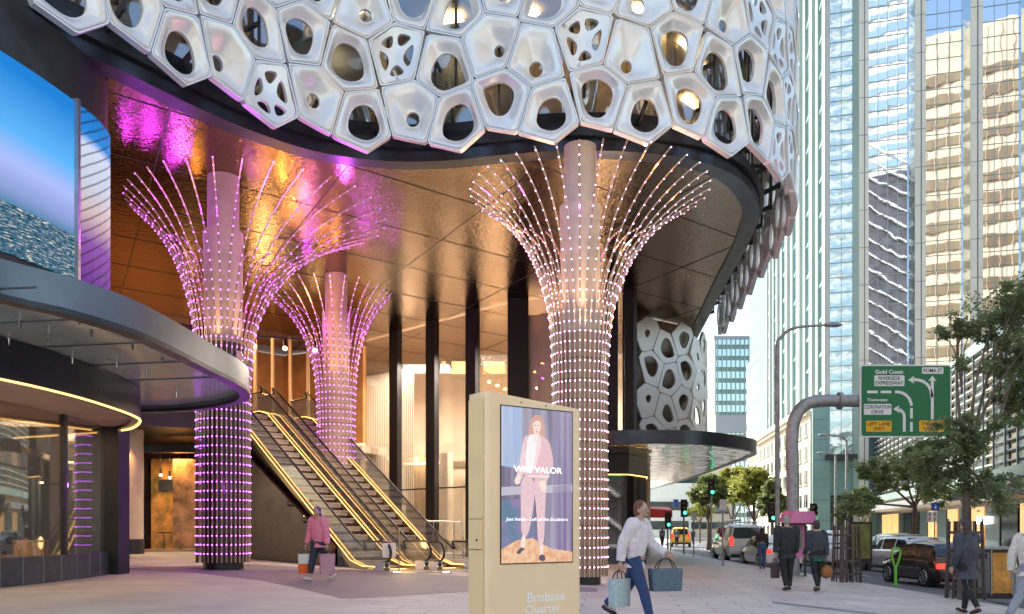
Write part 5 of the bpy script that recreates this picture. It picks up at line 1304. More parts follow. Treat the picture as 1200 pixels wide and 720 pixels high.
# ------------------------------------------------ vehicles
def car(name, label, x, y, rz, paint, L_=4.3, W_=1.8, H_=1.5, kind='hatch', group='cars on the street', catg='car', plate=True):
    g_ = G(x)-.135
    t_ = thing(name, label, catg, (x, y, g_), rz, group)
    # stations along y (rear -L/2 .. front L/2): belt height, roof height, width factor, bottom
    T = {'hatch': [(-.5, .62, .62, .80, .36), (-.49, .80, .80, .88, .28), (-.465, .93, .98, .94, .22), (-.42, .96, 1.28, .97, .2), (-.36, .97, 1.44, .99, .2), (-.2, .97, 1.5, 1, .2), (.0, .96, 1.5, 1, .2), (.10, .95, 1.42, 1, .2), (.22, .93, 1.10, .99, .2), (.27, .91, .95, .98, .2), (.42, .82, .82, .93, .22), (.48, .70, .70, .84, .25), (.5, .55, .55, .72, .34)],
         'sedan': [(-.5, .62, .62, .82, .36), (-.49, .86, .86, .90, .28), (-.45, .98, .98, .94, .22), (-.36, 1.0, 1.02, .97, .2), (-.30, .99, 1.14, .98, .2), (-.2, .97, 1.38, .99, .2), (-.08, .96, 1.46, 1, .2), (.02, .96, 1.46, 1, .2), (.10, .95, 1.38, 1, .2), (.22, .93, 1.06, .99, .2), (.26, .91, .94, .98, .2), (.42, .80, .80, .93, .22), (.48, .68, .68, .84, .25), (.5, .55, .55, .72, .34)],
         'suv': [(-.5, .70, .70, .84, .4), (-.49, .95, .95, .90, .32), (-.475, 1.04, 1.10, .95, .28), (-.45, 1.06, 1.45, .97, .27), (-.40, 1.06, 1.64, .99, .26), (-.2, 1.06, 1.70, 1, .26), (.0, 1.05, 1.68, 1, .26), (.10, 1.04, 1.56, 1, .26), (.21, 1.03, 1.18, .99, .26), (.25, 1.02, 1.06, .98, .26), (.42, .94, .94, .93, .28), (.48, .80, .80, .86, .3), (.5, .62, .62, .74, .38)],
         'van': [(-.5, .70, .70, .92, .4), (-.495, 1.05, 1.2, .95, .32), (-.485, 1.12, 1.86, .97, .3), (-.46, 1.12, 1.95, .98, .3), (-.2, 1.12, 2.0, 1, .3), (.1, 1.12, 1.99, 1, .3), (.24, 1.10, 1.90, 1, .3), (.36, 1.08, 1.30, .99, .3), (.40, 1.06, 1.10, .98, .3), (.47, .95, .95, .93, .3), (.5, .65, .65, .85, .38)]}[kind]
    sc = H_/max(s[2] for s in T)
    N = 0; vs = []; fs = []
    def sect(s):
        y_, b, r_, wf, z0 = s; w_ = W_/2*wf; b *= sc; r_ *= sc; k = max(0, min(1, (r_-b)/(.5*sc))); wr = w_*(1-.24*k)
        half = [(0, z0), (w_*.80, z0), (w_*.95, z0+.08), (w_, z0+(b-z0)*.35), (w_*1.0, z0+(b-z0)*.68), (w_*.975, b-.03), (w_*.955, b), (w_*.955+(wr-w_*.955)*.5, b+(r_-b)*.5), (wr, b+(r_-b)*.93), (wr*.86, r_+.012), (wr*.4, r_+.03), (0, r_+.034)]
        return [(xx, y_*L_, zz) for xx, zz in half]
    secs = [sect(s) for s in T]; n = len(secs[0])
    mb = MB()
    for sgn in (1, -1):
        vs = [V((p[0]*sgn, p[1], p[2])) for s in secs for p in s]; fs = []
        for i in range(len(secs)-1):
            for j in range(n-1): fs.append((i*n+j, i*n+j+1, (i+1)*n+j+1, (i+1)*n+j))
        fs.append(tuple(range(n))); fs.append(tuple((len(secs)-1)*n+k for k in range(n)))
        mb.add(vs, fs)
    body = mb.build('body', paint, t_, False, smooth=38, weld=True)
    def sp_at(yf, side, vz):   # point on cabin side at y fraction and 0..1 from belt to roof
        for i in range(len(T)-1):
            if T[i][0] <= yf <= T[i+1][0]:
                f = (yf-T[i][0])/(T[i+1][0]-T[i][0]); a, b = secs[i], secs[i+1]
                lo = V(a[6]).lerp(V(b[6]), f); hi = V(a[8]).lerp(V(b[8]), f); p = lo.lerp(hi, vz); p.x *= side; return p+V((side*.012, 0, 0))
    if kind == 'van': wins = [(-.42, -.24), (-.20, .05), (.09, .30)]
    elif kind == 'sedan': wins = [(-.24, -.02), (.0, .19)]
    elif kind == 'suv': wins = [(-.43, -.27), (-.25, -.03), (-.01, .18)]
    else: wins = [(-.38, -.16), (-.14, .19)]
    for side in (1, -1):
        for a, b in wins:
            mb = MB(); k = 6
            top = []; bot = []
            for i in range(k+1):
                yy = a+(b-a)*i/k; bot.append(sp_at(yy, side, .10)); top.append(sp_at(yy, side, .90))
            vs = bot+top; mb.add(vs+[v-V((side*.02, 0, 0)) for v in vs], [(i, i+1, k+2+i, k+1+i) for i in range(k)]); mb.build('side_window', M['carglass'], t_, False)
        for yy in ((a+b)/2 for a, b in wins[-2:]):
            mb = MB(); p = sp_at(min(yy, .17), side, 0); mb.box((p.x+side*.0, yy*L_-.3, p.z-.12), (.03, .16, .03)); mb.build('door_handle', paint, body, False)
    # rear and front glass
    def cross(i0, i1, name, inset_, push):
        a, b = secs[i0], secs[i1]; mb = MB(); q = []
        for s_, f_ in ((a, .12), (b, .0)):
            lo, hi = V(s_[6]), V(s_[9]); 
        P0 = V(secs[i0][7]) if True else 0
        return
    def glass_band(ia, ib, name, sgn):
        # surface between roof edges of stations ia and ib
        a9, b9 = V(secs[ia][9]), V(secs[ib][9]); w0 = secs[ia][8][0]*.93; w1 = secs[ib][8][0]*.93
        za, zb_ = secs[ia][10][2], secs[ib][10][2]; ya, yb_ = secs[ia][10][1], secs[ib][10][1]
        d = V((0, yb_-ya, zb_-za)); nrm_ = V((0, -d.z, d.y)).normalized()*(.022)
        if nrm_.z < 0: nrm_ = -nrm_
        P_ = lambda f, xx: V((xx, ya+(yb_-ya)*f, za+(zb_-za)*f))+nrm_
        mb = MB(); mb.add([P_(.08, -w0*.95), P_(.08, w0*.95), P_(.92, w1*.95), P_(.92, -w1*.95)], [(0, 1, 2, 3)]); mb.build(name, M['carglass'], t_, False)
    idx = {'hatch': [(2, 4), (7, 9)], 'sedan': [(3, 6), (8, 10)], 'suv': [(2, 4), (7, 9)], 'van': [(1, 2), (6, 8)]}[kind]
    glass_band(idx[0][0], idx[0][1], 'rear_window', -1); glass_band(idx[1][0], idx[1][1], 'windscreen', 1)
    # wheels
    R_ = .33 if kind != 'van' else .35
    for yy in (-.31, .32):
        for side in (1, -1):
            cx = side*(W_/2-.10)
            mb = MB(); mb.tube([(cx-side*.12, yy*L_, R_), (cx+side*.105, yy*L_, R_)], R_+.055, 24); mb.build('wheel_arch', M['black'], t_, False)
            mb = MB(); mb.tube([(cx-side*.1, yy*L_, R_), (cx+side*.09, yy*L_, R_), (cx+side*.115, yy*L_, R_)], [R_, R_, R_*.93], 24); wh = mb.build('wheel', M['tyre'], t_, False, smooth=40)
            mb = MB()
            for k in range(7):
                a = 2*pi*k/7; mb.bar((cx+side*.122, yy*L_, R_), (cx+side*.122, yy*L_+cos(a)*R_*.62, R_+sin(a)*R_*.62), .05, .02, up=V((1, 0, 0)))
            mb.tube([(cx+side*.116, yy*L_, R_), (cx+side*.128, yy*L_, R_)], R_*.16, 12)
            n_ = 24; mb.tube([(cx+side*.12, yy*L_+cos(2*pi*i/n_)*R_*.66, R_+sin(2*pi*i/n_)*R_*.66) for i in range(n_+1)], .018, 5, cap=False); mb.build('rim', M['steel'], wh, False)
    zr = T[1][1]*sc; yr = -.5*L_
    for side in (1, -1):
        mb = MB(); x0 = side*W_*.40; hgt = .17 if kind != 'van' else .45
        mb.box((side*W_*.385, yr+.045, zr-.05+(.15 if kind == 'van' else 0)), (.26 if kind != 'van' else .12, .13, hgt)); mb.box((side*W_*.435, yr+.10, zr-.05+(.15 if kind == 'van' else 0)), (.10, .18, hgt*.9)); mb.build('tail_light', M['taillight'], t_, False, smooth=60)
        mb = MB(); mb.ball((side*W_*.36, .485*L_, .68*sc), (.17, .10, .09), 12, 8); mb.build('headlight', M['chrome'], t_, False, smooth=60)
        mb = MB(); mb.ball((side*(W_/2+.06), .17*L_, 1.0*sc), (.11, .06, .07), 10, 8); mb.build('wing_mirror', paint, t_, False, smooth=60)
    mb = MB(); mb.box((0, yr+.02, .40), (W_*.84, .12, .16)); mb.build('rear_bumper', M['black'] if kind != 'sedan' else paint, t_, False)
    mb = MB(); mb.box((0, yr-.035+.0, zr-.22), (.42, .02, .12)); mb.build('number_plate', M['white'], t_, False)
    return t_, body
silver = mat('silver_paint', (.66, .65, .62), .28, .35, coat=.8); whitep = mat('white_paint_gloss', (.82, .82, .81), .25, coat=.8)
blackp = mat('black_paint', (.018, .016, .016), .18, .2, coat=1); champ = mat('champagne_paint', (.66, .60, .48), .28, .4, coat=.8)
car('parked_car', 'black hatchback with red tail lights behind the green cycle stand', 13.9, 28.3, .02, blackp, 3.9, 1.72, 1.42, 'hatch')
mb = MB()
car('parked_car', 'silver estate car in the far lane behind the black hatchback', 16.9, 37.2, .03, silver, 4.8, 1.85, 1.60, 'suv')
car('parked_car', 'champagne four wheel drive farthest to the left across the road behind the silver estate', 19.3, 43.5, .03, champ, 4.7, 1.85, 1.72, 'suv')
car('parked_car', 'white saloon parked by the kerb in front of the pale van', 11.65, 38.6, -.02, whitep, 4.5, 1.78, 1.46, 'sedan')
vt, vb = car('parked_van', 'pale van with roof rack parked beyond the white saloon', 12.0, 45.6, -.05, silver, 4.9, 1.9, 1.98, 'van', catg='van')
mb = MB()
for k in range(4): mb.bar((-.7, -1.6+k*.9, 2.1), (.7, -1.6+k*.9, 2.1), .04)
for s_ in (-1, 1): mb.bar((s_*.68, -1.9, 2.12), (s_*.68, 1.4, 2.12), .05)
for k in range(4):
    for s_ in (-1, 1): mb.bar((s_*.68, -1.6+k*.9, 1.96), (s_*.68, -1.6+k*.9, 2.12), .04)
mb.tube([(-.25, -2.1, 2.2), (-.25, 1.6, 2.2)], .06, 8); mb.build('roof_rack', M['steel'], vt, False)
car('parked_car', 'white car in the traffic behind the walking couple', 15.6, 43.0, .0, whitep, 4.5, 1.8, 1.5, 'sedan')
car('parked_car', 'large white four wheel drive in the road between the couple and the tree guard', 17.2, 46.0, .02, whitep, 4.8, 1.9, 1.8, 'suv')
yel = mat('yellow_paint', (.80, .45, .02), .3, coat=.6)
car('parked_car', 'yellow taxi van far down the street left of the pale van', 16.6, 84, -.2, yel, 4.8, 1.9, 1.9, 'van', catg='taxi')
car('parked_car', 'dark far car between the pale trunks across the road', 23.8, 58, .2, blackp, 4.3, 1.8, 1.5, 'hatch')

# ------------------------------------------------ street furniture
q = GP(1050, 686)
cs = thing('cycle_stand', 'lime green metal cycle stand shaped like a tulip on the footpath edge', 'cycle stand', (q.x, q.y, G(q.x)))
k = q.y/F
lime = mat('lime_paint', (.13, .52, .02), .35, coat=.4)
P2 = lambda px, py: V(((px-1050)*k*1.0, 0, (686-py)*k))
mb = MB(); mb.tube([P2(1049.5, 686), P2(1049.5, 664)], .045, 10); mb.build('stem', lime, cs, False, smooth=60)
mb = MB(); mb.tube(cat([P2(1049, 665), P2(1046, 656), P2(1045, 648), P2(1046.5, 643.5), P2(1049.5, 643), P2(1051.5, 644.5)], 5), .033, 8)
mb.tube(cat([P2(1050, 665), P2(1053.5, 656), P2(1055, 648), P2(1053.5, 643.5), P2(1050.5, 643), P2(1047.5, 644.5)], 5), .033, 8); mb.build('loop', lime, cs, False, smooth=60)
mb = MB(); mb.lathe((0, 0, 0), [(.12, 0), (.12, .015)], 16); mb.build('foot_plate', lime, cs, False)

M['guard'] = mat('guard_steel', (.11, .085, .075), .5, .5, var=(4, .3))
def tree_guard(px, Y, w_, h, label, n=5):
    x = (px-600)/F*Y; t_ = thing('tree_guard', label, 'tree guard', (x, Y, G(x)), .15, 'steel tree guards'); g2 = w_/2
    for s_ in ((-1, -1), (1, -1), (1, 1), (-1, 1)):
        mb = MB(); mb.bar((s_[0]*g2, s_[1]*g2, 0), (s_[0]*g2*.86, s_[1]*g2*.86, h), .09, .03); mb.build('corner_post', M['guard'], t_, False)
    for side in range(4):
        R_ = Matrix.Rotation(side*pi/2, 3, 'Z'); mb = MB()
        for k in range(4):
            z = .25+k*(h-.4)/3.4; f = 1-.14*z/h; mb.bar(R_ @ V((-g2*f, -g2*f-.01, z)), R_ @ V((g2*f, -g2*f-.01, z)), .04, .06)
        for k in (-.35, 0.02, .36): mb.bar(R_ @ V((k*w_, -g2-.025, 0)), R_ @ V((k*w_*.86, -g2*.86-.025, h*(.97 if k else 1))), .05, .02)
        mb.build('lattice_side', M['guard'], t_, False)
tree_guard(992, 26.2, .62, 1.75, 'brown steel tree guard round the young tree left of the cycle stand')
tree_guard(1131, 20.2, .60, 1.9, 'brown steel tree guard half hidden by the pedestrian in the puffer jacket')
# litter bin housing
q = GP(1166, 702)
bn = thing('litter_bin', 'dark litter bin housing with orange side panels at the right edge', 'bin', (q.x, q.y+.4, G(q.x)), -.12)
orp = mat('orange_panel', (.75, .33, .06), .4, var=(3, .4))
mb = MB(); mb.box((0, 0, .62), (1.0, .62, 1.12)); mb.box((0, 0, .04), (1.06, .68, .08)); mb.build('cabinet', M['dark'], bn, False)
mb = MB(); mb.box((0, 0, 1.22), (1.10, .72, .06)); mb.build('lid', M['steel'], bn, False)
mb = MB(); mb.box((.25, -.315, .62), (.44, .012, .98)); mb.build('side_panel', orp, bn, False)
mb = MB(); mb.box((-.25, -.315, .62), (.44, .012, .98)); mb.build('door', M['rim'], bn, False)
mb = MB(); mb.box((-.25, -.325, 1.02), (.3, .012, .12)); mb.build('opening', M['black'], bn, False)
mb = MB()
for x_ in (-.48, 0, .48): mb.box((x_, -.32, .62), (.03, .022, 1.1))
mb.build('frame_post', M['steel'], bn, False)
# telephone booth (pink hood)
pkm = mat('pink_plastic', (.80, .24, .48), .35, coat=.3); Yb = 27.6
x = (935-600)/F*Yb; pb = thing('telephone_booth', 'pink hooded telephone booth behind the man in the dark suit', 'telephone booth', (x, Yb, G(x)), .1)
mb = MB(); mb.prism([(-.44, 0), (-.43, .16), (-.32, .38), (.32, .38), (.43, .16), (.44, 0)], lambda p: V((p[0], -.45, 1.78+p[1])), lambda p: V((p[0]*.94, .45, 1.8+p[1]))); mb.build('hood', pkm, pb, False)
mb = MB(); mb.box((0, -.02, 1.755), (.90, .94, .05)); mb.build('hood_edge', M['black'], pb, False)
for s_ in (-.38, .38): mb = MB(); mb.box((s_, .3, .95), (.06, .06, 1.78)); mb.build('post', M['dark'], pb, False)
mb = MB(); mb.box((0, .3, 1.25), (.7, .05, 1.2)); mb.build('back_panel', pkm, pb, False)
mb = MB(); mb.box((0, .15, 1.25), (.36, .2, .6)); ph = mb.build('telephone', M['steel'], pb, False)
mb = MB(); mb.tube([(-.26, .02, 1.1), (-.26, 0, 1.2), (-.26, .02, 1.4)], .03, 8); mb.build('handset', M['black'], ph, False)
# bus stop board
Yb = 36; x = (1008-600)/F*Yb; bb = thing('bus_stop_board', 'dark framed green map board on the footpath beyond the tree guard', 'sign board', (x, Yb, G(x)), -.1)
mb = MB(); mb.box((0, 0, 1.15), (.95, .12, 1.75)); mb.build('frame', M['dark'], bb, False)
mb = MB(); mb.box((0, -.065, 1.2), (.78, .02, 1.45)); mb.build('map_panel', mat('olive_panel', (.20, .24, .05), .4, var=(3, .5)), bb, False)
for s_ in (-.38, .38): mb = MB(); mb.box((s_, 0, .15), (.08, .1, .3)); mb.build('leg', M['dark'], bb, False)
# blue and white parking signs across the road
Yb = 40; x = (1096-600)/F*Yb; ps = thing('parking_sign', 'blue square sign above a white parking sign on a slim post across the road', 'street sign', (x, Yb, G(x)))
zz = lambda py: HC-(py-HZ)/F*Yb-G(x)
mb = MB(); mb.tube([(0, .05, 0), (0, .05, zz(588))], .03, 8); mb.build('post', M['galv'], ps, False)
blm = mat('sign_blue', (.01, .10, .45), .4)
mb = MB(); mb.box((0, 0, zz(594)), (.36, .02, .38)); bl_ = mb.build('blue_plate', blm, ps, False)
p_ = Pl(V((-.18, -.012, zz(594)-.19)), V((.36, 0, 0)), V((0, 0, .38))); mb = MB(); mb.ball(p_(.5, .76, .0), (.025, .01, .025), 8, 6); p_.poly(mb, [(.35, .55), (.62, .62), (.66, .3), (.5, .2), (.35, .3)], 0, .006); mb.build('pictogram', M['signwhite'], bl_, False)
for dx in (-.12, .12):
    mb = MB(); mb.box((dx-.14, 0, zz(606)), (.22, .02, .5)); w1 = mb.build('white_plate', M['signwhite'], ps, False)
    for k, tx in enumerate(('2P', 'P')):
        p_ = Pl(V((dx-.25, -.012, zz(606)-.25)), V((.22, 0, 0)), V((0, 0, .5))); mb = MB(); p_.text(mb, tx, .25, .58-.45*k, .75, .88-.45*k, .002, bold=.02); mb.build('sign_letter', mat('letter_red', (.5, .02, .02), .5) if k else M['signblack'], w1, False)
# red awning shop front on the footpath side
Yb = 62; aw = thing('red_awning', 'red shop awning under the far edge of the mirrored canopy', 'awning', ((766-600)/F*Yb, Yb, 0))
x0, x1 = (742-600)/F*Yb, (788-600)/F*Yb; zt, zb_ = HC+.019*Yb, HC+.010*Yb
red = mat('red_fabric', (.62, .03, .02), .5)
mb = MB(); mb.prism([(x0, zb_), (x1, zb_), (x1, zt), (x0, zt+.15)], lambda p: V((p[0], Yb, p[1])), lambda p: V((p[0], Yb+1.6, p[1]+.25))); mb.build('canvas', red, aw)
for x_ in (x0+.1, x1-.1): mb = MB(); mb.tube([(x_, Yb+.1, G(x_)), (x_, Yb+.1, zb_)], .04, 8); mb.build('post', M['dark'], aw)
Yb = 70
for px, py, w2, h2, c, lab in ((755, 580, .022, .045, (.75, .15, .45), 'pink hanging banner under the mirrored canopy'), (792, 586, .012, .012, (.05, .12, .5), 'small blue hanging sign beyond the canopy')):
    p = P(px, py, Yb); bt = thing('hanging_banner', lab, 'banner', (p.x, p.y, p.z))
    mb = MB(); mb.box((0, 0, -.5*h2*Yb*.6), (w2*Yb*.5, .05, h2*Yb*.7)); mb.build('fabric', mat('banner', c, .6), bt, False)
    mb = MB(); mb.bar((-w2*Yb*.3, 0, .02), (w2*Yb*.3, 0, .02), .05); mb.build('bar', M['galv'], bt, False)

# ------------------------------------------------ people
def skin_mesh(nodes, edges, root, sub=1):
    """nodes: list of (co, radius); returns verts, faces"""
    me = bpy.data.meshes.new('tmp'); me.from_pydata([tuple(n[0]) for n in nodes], edges, []); o = bpy.data.objects.new('tmp', me); COL.objects.link(o)
    md = o.modifiers.new('s', 'SKIN'); md.use_smooth_shade = True
    if not me.skin_vertices: me.skin_vertices.new() if hasattr(me.skin_vertices, 'new') else None
    sv = me.skin_vertices[0].data
    for i, n in enumerate(nodes):
        r_ = n[1]; sv[i].radius = r_ if isinstance(r_, tuple) else (r_, r_)
        sv[i].use_root = (i == root)
    ss_ = o.modifiers.new('u', 'SUBSURF'); ss_.levels = sub; ss_.render_levels = sub
    bpy.context.view_layer.update(); dg = bpy.context.evaluated_depsgraph_get()
    m2 = bpy.data.meshes.new_from_object(o.evaluated_get(dg)); vs = [v.co.copy() for v in m2.vertices]; fs = [tuple(p.vertices) for p in m2.polygons]
    bpy.data.objects.remove(o); bpy.data.meshes.remove(me); bpy.data.meshes.remove(m2); return vs, fs
def person(label, px, py, H, rz, legs, arms, st, lean=0, turn=0, at=None):
    """legs: (hip, knee) for right then left; arms: (forward, out, elbow)"""
    q = V(at) if at else GP(px, py); t_ = thing('person', label, 'person', (q.x, q.y, G(q.x)), rz, 'pedestrians')
    fem = st.get('fem', False); swd = .100 if fem else .118; hw = .052
    a = lambda v: V(v)*H
    hips = {}; pts = {}
    for s_, (ha, kn) in zip((1, -1), legs):
        hip = a((s_*hw, 0, 0)); knee = hip+a((0, sin(ha)*.245, -cos(ha)*.245)); ank = knee+a((s_*-.004, sin(ha-kn)*.235, -cos(ha-kn)*.235)); pts[s_] = [hip, knee, ank, ha-kn]
    lift = .045*H-min(pts[1][2].z, pts[-1][2].z); pel = V((0, 0, lift))
    for s_ in (1, -1): pts[s_][:3] = [p+pel for p in pts[s_][:3]]
    up = V((0, sin(lean), cos(lean))); T = lambda x_, y_, z_: pel+a((x_, 0, 0))+up*z_*H+V((0, cos(lean), -sin(lean)))*y_*H
    neck = T(0, .0, .325); hc = T(0, .02, .405)
    nodes = [(T(0, 0, .0), .085*H), (T(0, 0, .09), .072*H), (T(0, 0, .20), .082*H), (T(0, 0, .275), .07*H), (neck, .034*H), (T(0, .012, .37), .038*H), (hc, .052*H), (T(0, .02, .445), .045*H)]
    edges = [(i, i+1) for i in range(7)]
    for s_ in (1, -1):
        hp, kn_, an, fa = pts[s_]; b0 = len(nodes); nodes += [(hp, .062*H), (hp.lerp(kn_, .5), .05*H), (kn_, .035*H), (kn_.lerp(an, .4), .034*H), (an, .022*H)]; edges += [(0, b0), (b0, b0+1), (b0+1, b0+2), (b0+2, b0+3), (b0+3, b0+4)]
        ft = an+V((0, .085*H*cos(max(-.6, fa)), .085*H*sin(fa)*.6-.025*H)); ft.z = max(ft.z, .014*H); nodes.append((ft, .018*H)); edges.append((b0+4, b0+5)); pts[s_].append(ft)
    hands = {}
    for s_, (fw, ou, el) in zip((1, -1), arms):
        sh_ = T(s_*swd, 0, .285); d = V((s_*sin(ou), sin(fw)*cos(ou), -cos(fw)*cos(ou))); elb = sh_+d*.165*H
        d2 = V((s_*sin(ou)*.4, sin(fw+el), -cos(fw+el))).normalized(); wr = elb+d2*.145*H; b0 = len(nodes)
        nodes += [(sh_, .036*H), (sh_.lerp(elb, .5), .029*H), (elb, .024*H), (elb.lerp(wr, .35), .024*H), (wr, .0155*H)]; edges += [(3, b0), (b0, b0+1), (b0+1, b0+2), (b0+2, b0+3), (b0+3, b0+4)]; hands[s_] = (sh_, elb, wr, d2)
    vs, fs = skin_mesh(nodes, edges, 0)
    mb = MB(); mb.add(vs, fs)
    # head shape, nose, ears, eye hollows, mouth
    mb.ball(hc+a((0, .0, .012)), (.043*H, .053*H, .063*H), 16, 12)
    mb.ball(hc+a((0, .052, -.002)), (.008*H, .014*H, .014*H), 8, 6)
    for s_ in (1, -1): mb.ball(hc+a((s_*.044, -.004, .0)), (.006*H, .012*H, .017*H), 8, 6)
    mb.ball(hc+a((0, .040, -.038)), (.018*H, .014*H, .014*H), 8, 6)
    for s_ in (1, -1):
        sh_, elb, wr, d2 = hands[s_]; palm = wr+d2*.035*H; side = V((0, 1, 0)) if abs(d2.y) < .7 else V((0, 0, 1)); side = (side-d2*side.dot(d2)).normalized(); nn_ = d2.cross(side)
        mb.tube([wr, wr+d2*.02*H, wr+d2*.05*H, wr+d2*.056*H], [.014*H, .021*H, .023*H, .016*H], 10, squash=.45, ref=side)
        for k in range(4):
            o_ = wr+d2*.052*H+side*(.017-.011*k)*H; L_ = (.036, .041, .038, .029)[k]*H; c_ = -s_*.012*H
            mb.tube([o_, o_+d2*L_*.5+nn_*c_*.3, o_+d2*L_*.85+nn_*c_*1.1], [.0055*H, .005*H, .004*H], 6)
        o_ = wr+d2*.018*H+side*.018*H; mb.tube([o_, o_+side*.014*H+d2*.015*H, o_+side*.018*H+d2*.034*H+nn_*-s_*.006*H], [.007*H, .006*H, .0045*H], 6)
    body = mb.build('body', M['skin'], t_, False, smooth=75)
    for s_ in (1, -1):
        mb = MB(); mb.ball(hc+a((s_*.017, .0475, .008)), .0062*H, 8, 6); mb.build('eye', M['black'], body, False, smooth=60)
    mb = MB(); mb.ball(hc+a((0, .0525, -.028)), (.013*H, .004*H, .0035*H), 8, 4); mb.build('mouth', mat('lips', (.35, .10, .09), .5) if 'lips' not in M else M['lips'], body, False); M['lips'] = bpy.data.materials['lips']
    # hair
    hm = st['hair']; L_ = st.get('hairlen', .0); mb = MB()
    mb.ball(hc+a((0, -.012, .022)), (.0485*H, .054*H, .062*H), 16, 12)
    mb.ball(hc+a((0, -.02, -.008)), (.047*H, .044*H, .05*H), 14, 10)
    if L_ > 0:
        mb.tube([hc+a((0, -.018, .03)), hc+a((0, -.03, -.03)), hc+a((0, -.042, -.03-L_*.6)), hc+a((0, -.046, -.03-L_))], [.04*H, .055*H, .05*H, .025*H], 14, squash=.55, ref=V((1, 0, 0)))
    # clear the face: push forward vertices back
    mb.v = [(v[0], min(v[1], (hc+a((0, .030, 0))).y if v[2] > hc.z+.035*H else (hc+a((0, .012, 0))).y), v[2]) for v in mb.v]
    mb.build('hair', hm, t_, False, smooth=70)
    # trousers / legs
    tm = st['trousers']; fl = st.get('legr', 1.0); mb = MB()
    mb.tube([T(0, -.005, .10), T(0, -.008, .05), T(0, -.01, .0), T(0, -.006, -.045)], [.076*H, .088*H, .094*H, .072*H], 20, squash=.78, ref=V((1, 0, 0)))
    for s_ in (1, -1):
        hp, kn_, an, fa, ft = pts[s_]; q_ = cat([hp+a((0, 0, .02)), hp.lerp(kn_, .45), kn_, kn_.lerp(an, .4), an.lerp(kn_, st.get('hem', .04))], 4)
        rs = [interp([0, .22, .5, .7, 1], [.066, .058*fl, .043*fl, .042*fl, .032*fl], i/(len(q_)-1))*H for i in range(len(q_))]
        mb.tube(q_, rs, 14)
    mb.build('trousers', tm, t_, False, smooth=70)
    # shoes
    for s_ in (1, -1):
        hp, kn_, an, fa, ft = pts[s_]; d = (ft-an); d = V((0, d.y, d.z+.03*H)); d = d.normalized(); mb = MB()
        h0 = an+V((0, -.022*H, -.022*H)); mb.tube([h0-d*.008*H, h0+d*.02*H, h0+d*.07*H, h0+d*.115*H, h0+d*.135*H], [.018*H, .026*H, .024*H, .022*H, .009*H], 12, squash=.85, ref=V((1, 0, 0)))
        mb.v = [(v[0], v[1], max(v[2], .002)) for v in mb.v]
        mb.build('shoe', st['shoes'], t_, False, smooth=70)
    # top: torso and sleeves, hem length
    hz = st.get('hemz', -.02); fx = st.get('fit', 1.0); wd = .118 if fem else .132
    zs = [hz, hz*.4+.03, .10, .18, .25, .295, .325, .335]; ws = [st.get('hemw', .098), .094, .086*fx, .100*fx, wd, wd*.92, .055, .036]
    if hz > -.03: ws[0] = .096*fx
    mb = MB(); mb.tube([T(0, -.004, z_) for z_ in zs], [w_*H for w_ in ws], 22, squash=.66*st.get('depth', 1), ref=V((1, 0, 0)))
    for s_ in (1, -1):
        sh_, elb, wr, d2 = hands[s_]; end = elb.lerp(wr, .95) if not st.get('short') else sh_.lerp(elb, .7)
        q_ = cat([T(s_*swd*.7, 0, .29), sh_, sh_.lerp(elb, .5)] + ([elb, end] if not st.get('short') else [end]), 4)
        mb.tube(q_, [interp([0, .2, .6, 1], [.045, .048*fx, .037*fx, .026*fx], i/(len(q_)-1))*H for i in range(len(q_))], 14)
    mb.build(st.get('topname', 'shirt'), st['top'], t_, False, smooth=70)
    if 'hemcol' in st:
        mb = MB(); mb.tube([T(0, -.004, hz-.045), T(0, -.004, hz-.02), T(0, -.004, hz+.02)], [.106*H, .11*H, .104*H], 22, squash=.72, ref=V((1, 0, 0))); mb.build('jacket_hem', st['hemcol'], t_, False, smooth=60)
    W_ = Matrix.Translation(t_.location) @ Matrix.Rotation(rz, 4, 'Z')
    return t_, {s_: W_ @ (hands[s_][2]+hands[s_][3]*.07*H) for s_ in (1, -1)}
def bag(name, label, hp, w_, d_, h, rz, m_, m2=None, strap=.25, catg='bag', round_=False):
    base = V((hp.x, hp.y, hp.z-strap-h)); t_ = thing(name, label, catg, tuple(base), rz)
    if round_:
        mb = MB(); mb.ball((0, 0, h/2), (w_/2, d_/2, h/2), 16, 10); mb.build('pouch', m_, t_, False, smooth=60)
    else:
        mb = MB(); n_ = rrect(-w_/2, -d_/2, w_/2, d_/2, min(w_, d_)*.2, 3)
        hh = h*(.5 if m2 else 1)
        mb.prism(n_, lambda p: V((p[0]*.92, p[1], 0)), lambda p: V((p[0]*(1 if not m2 else .97), p[1], hh))); mb.build('pouch', m_, t_, False, smooth=50)
        if m2: mb = MB(); mb.prism(n_, lambda p: V((p[0]*.97, p[1], hh)), lambda p: V((p[0]*1.02, p[1]*.8, h))); mb.build('upper_part', m2, t_, False, smooth=50)
    for s_ in (-1, 1):
        y_ = s_*d_*.28; mb = MB(); mb.tube(cat([V((-w_*.3, y_, h*.96)), V((-w_*.2, y_*.6, h+strap*.7)), V((0, 0, h+strap)), V((w_*.2, y_*.6, h+strap*.7)), V((w_*.3, y_, h*.96))], 4), .009, 6); mb.build('handle', M['black'], t_, False)
    return t_
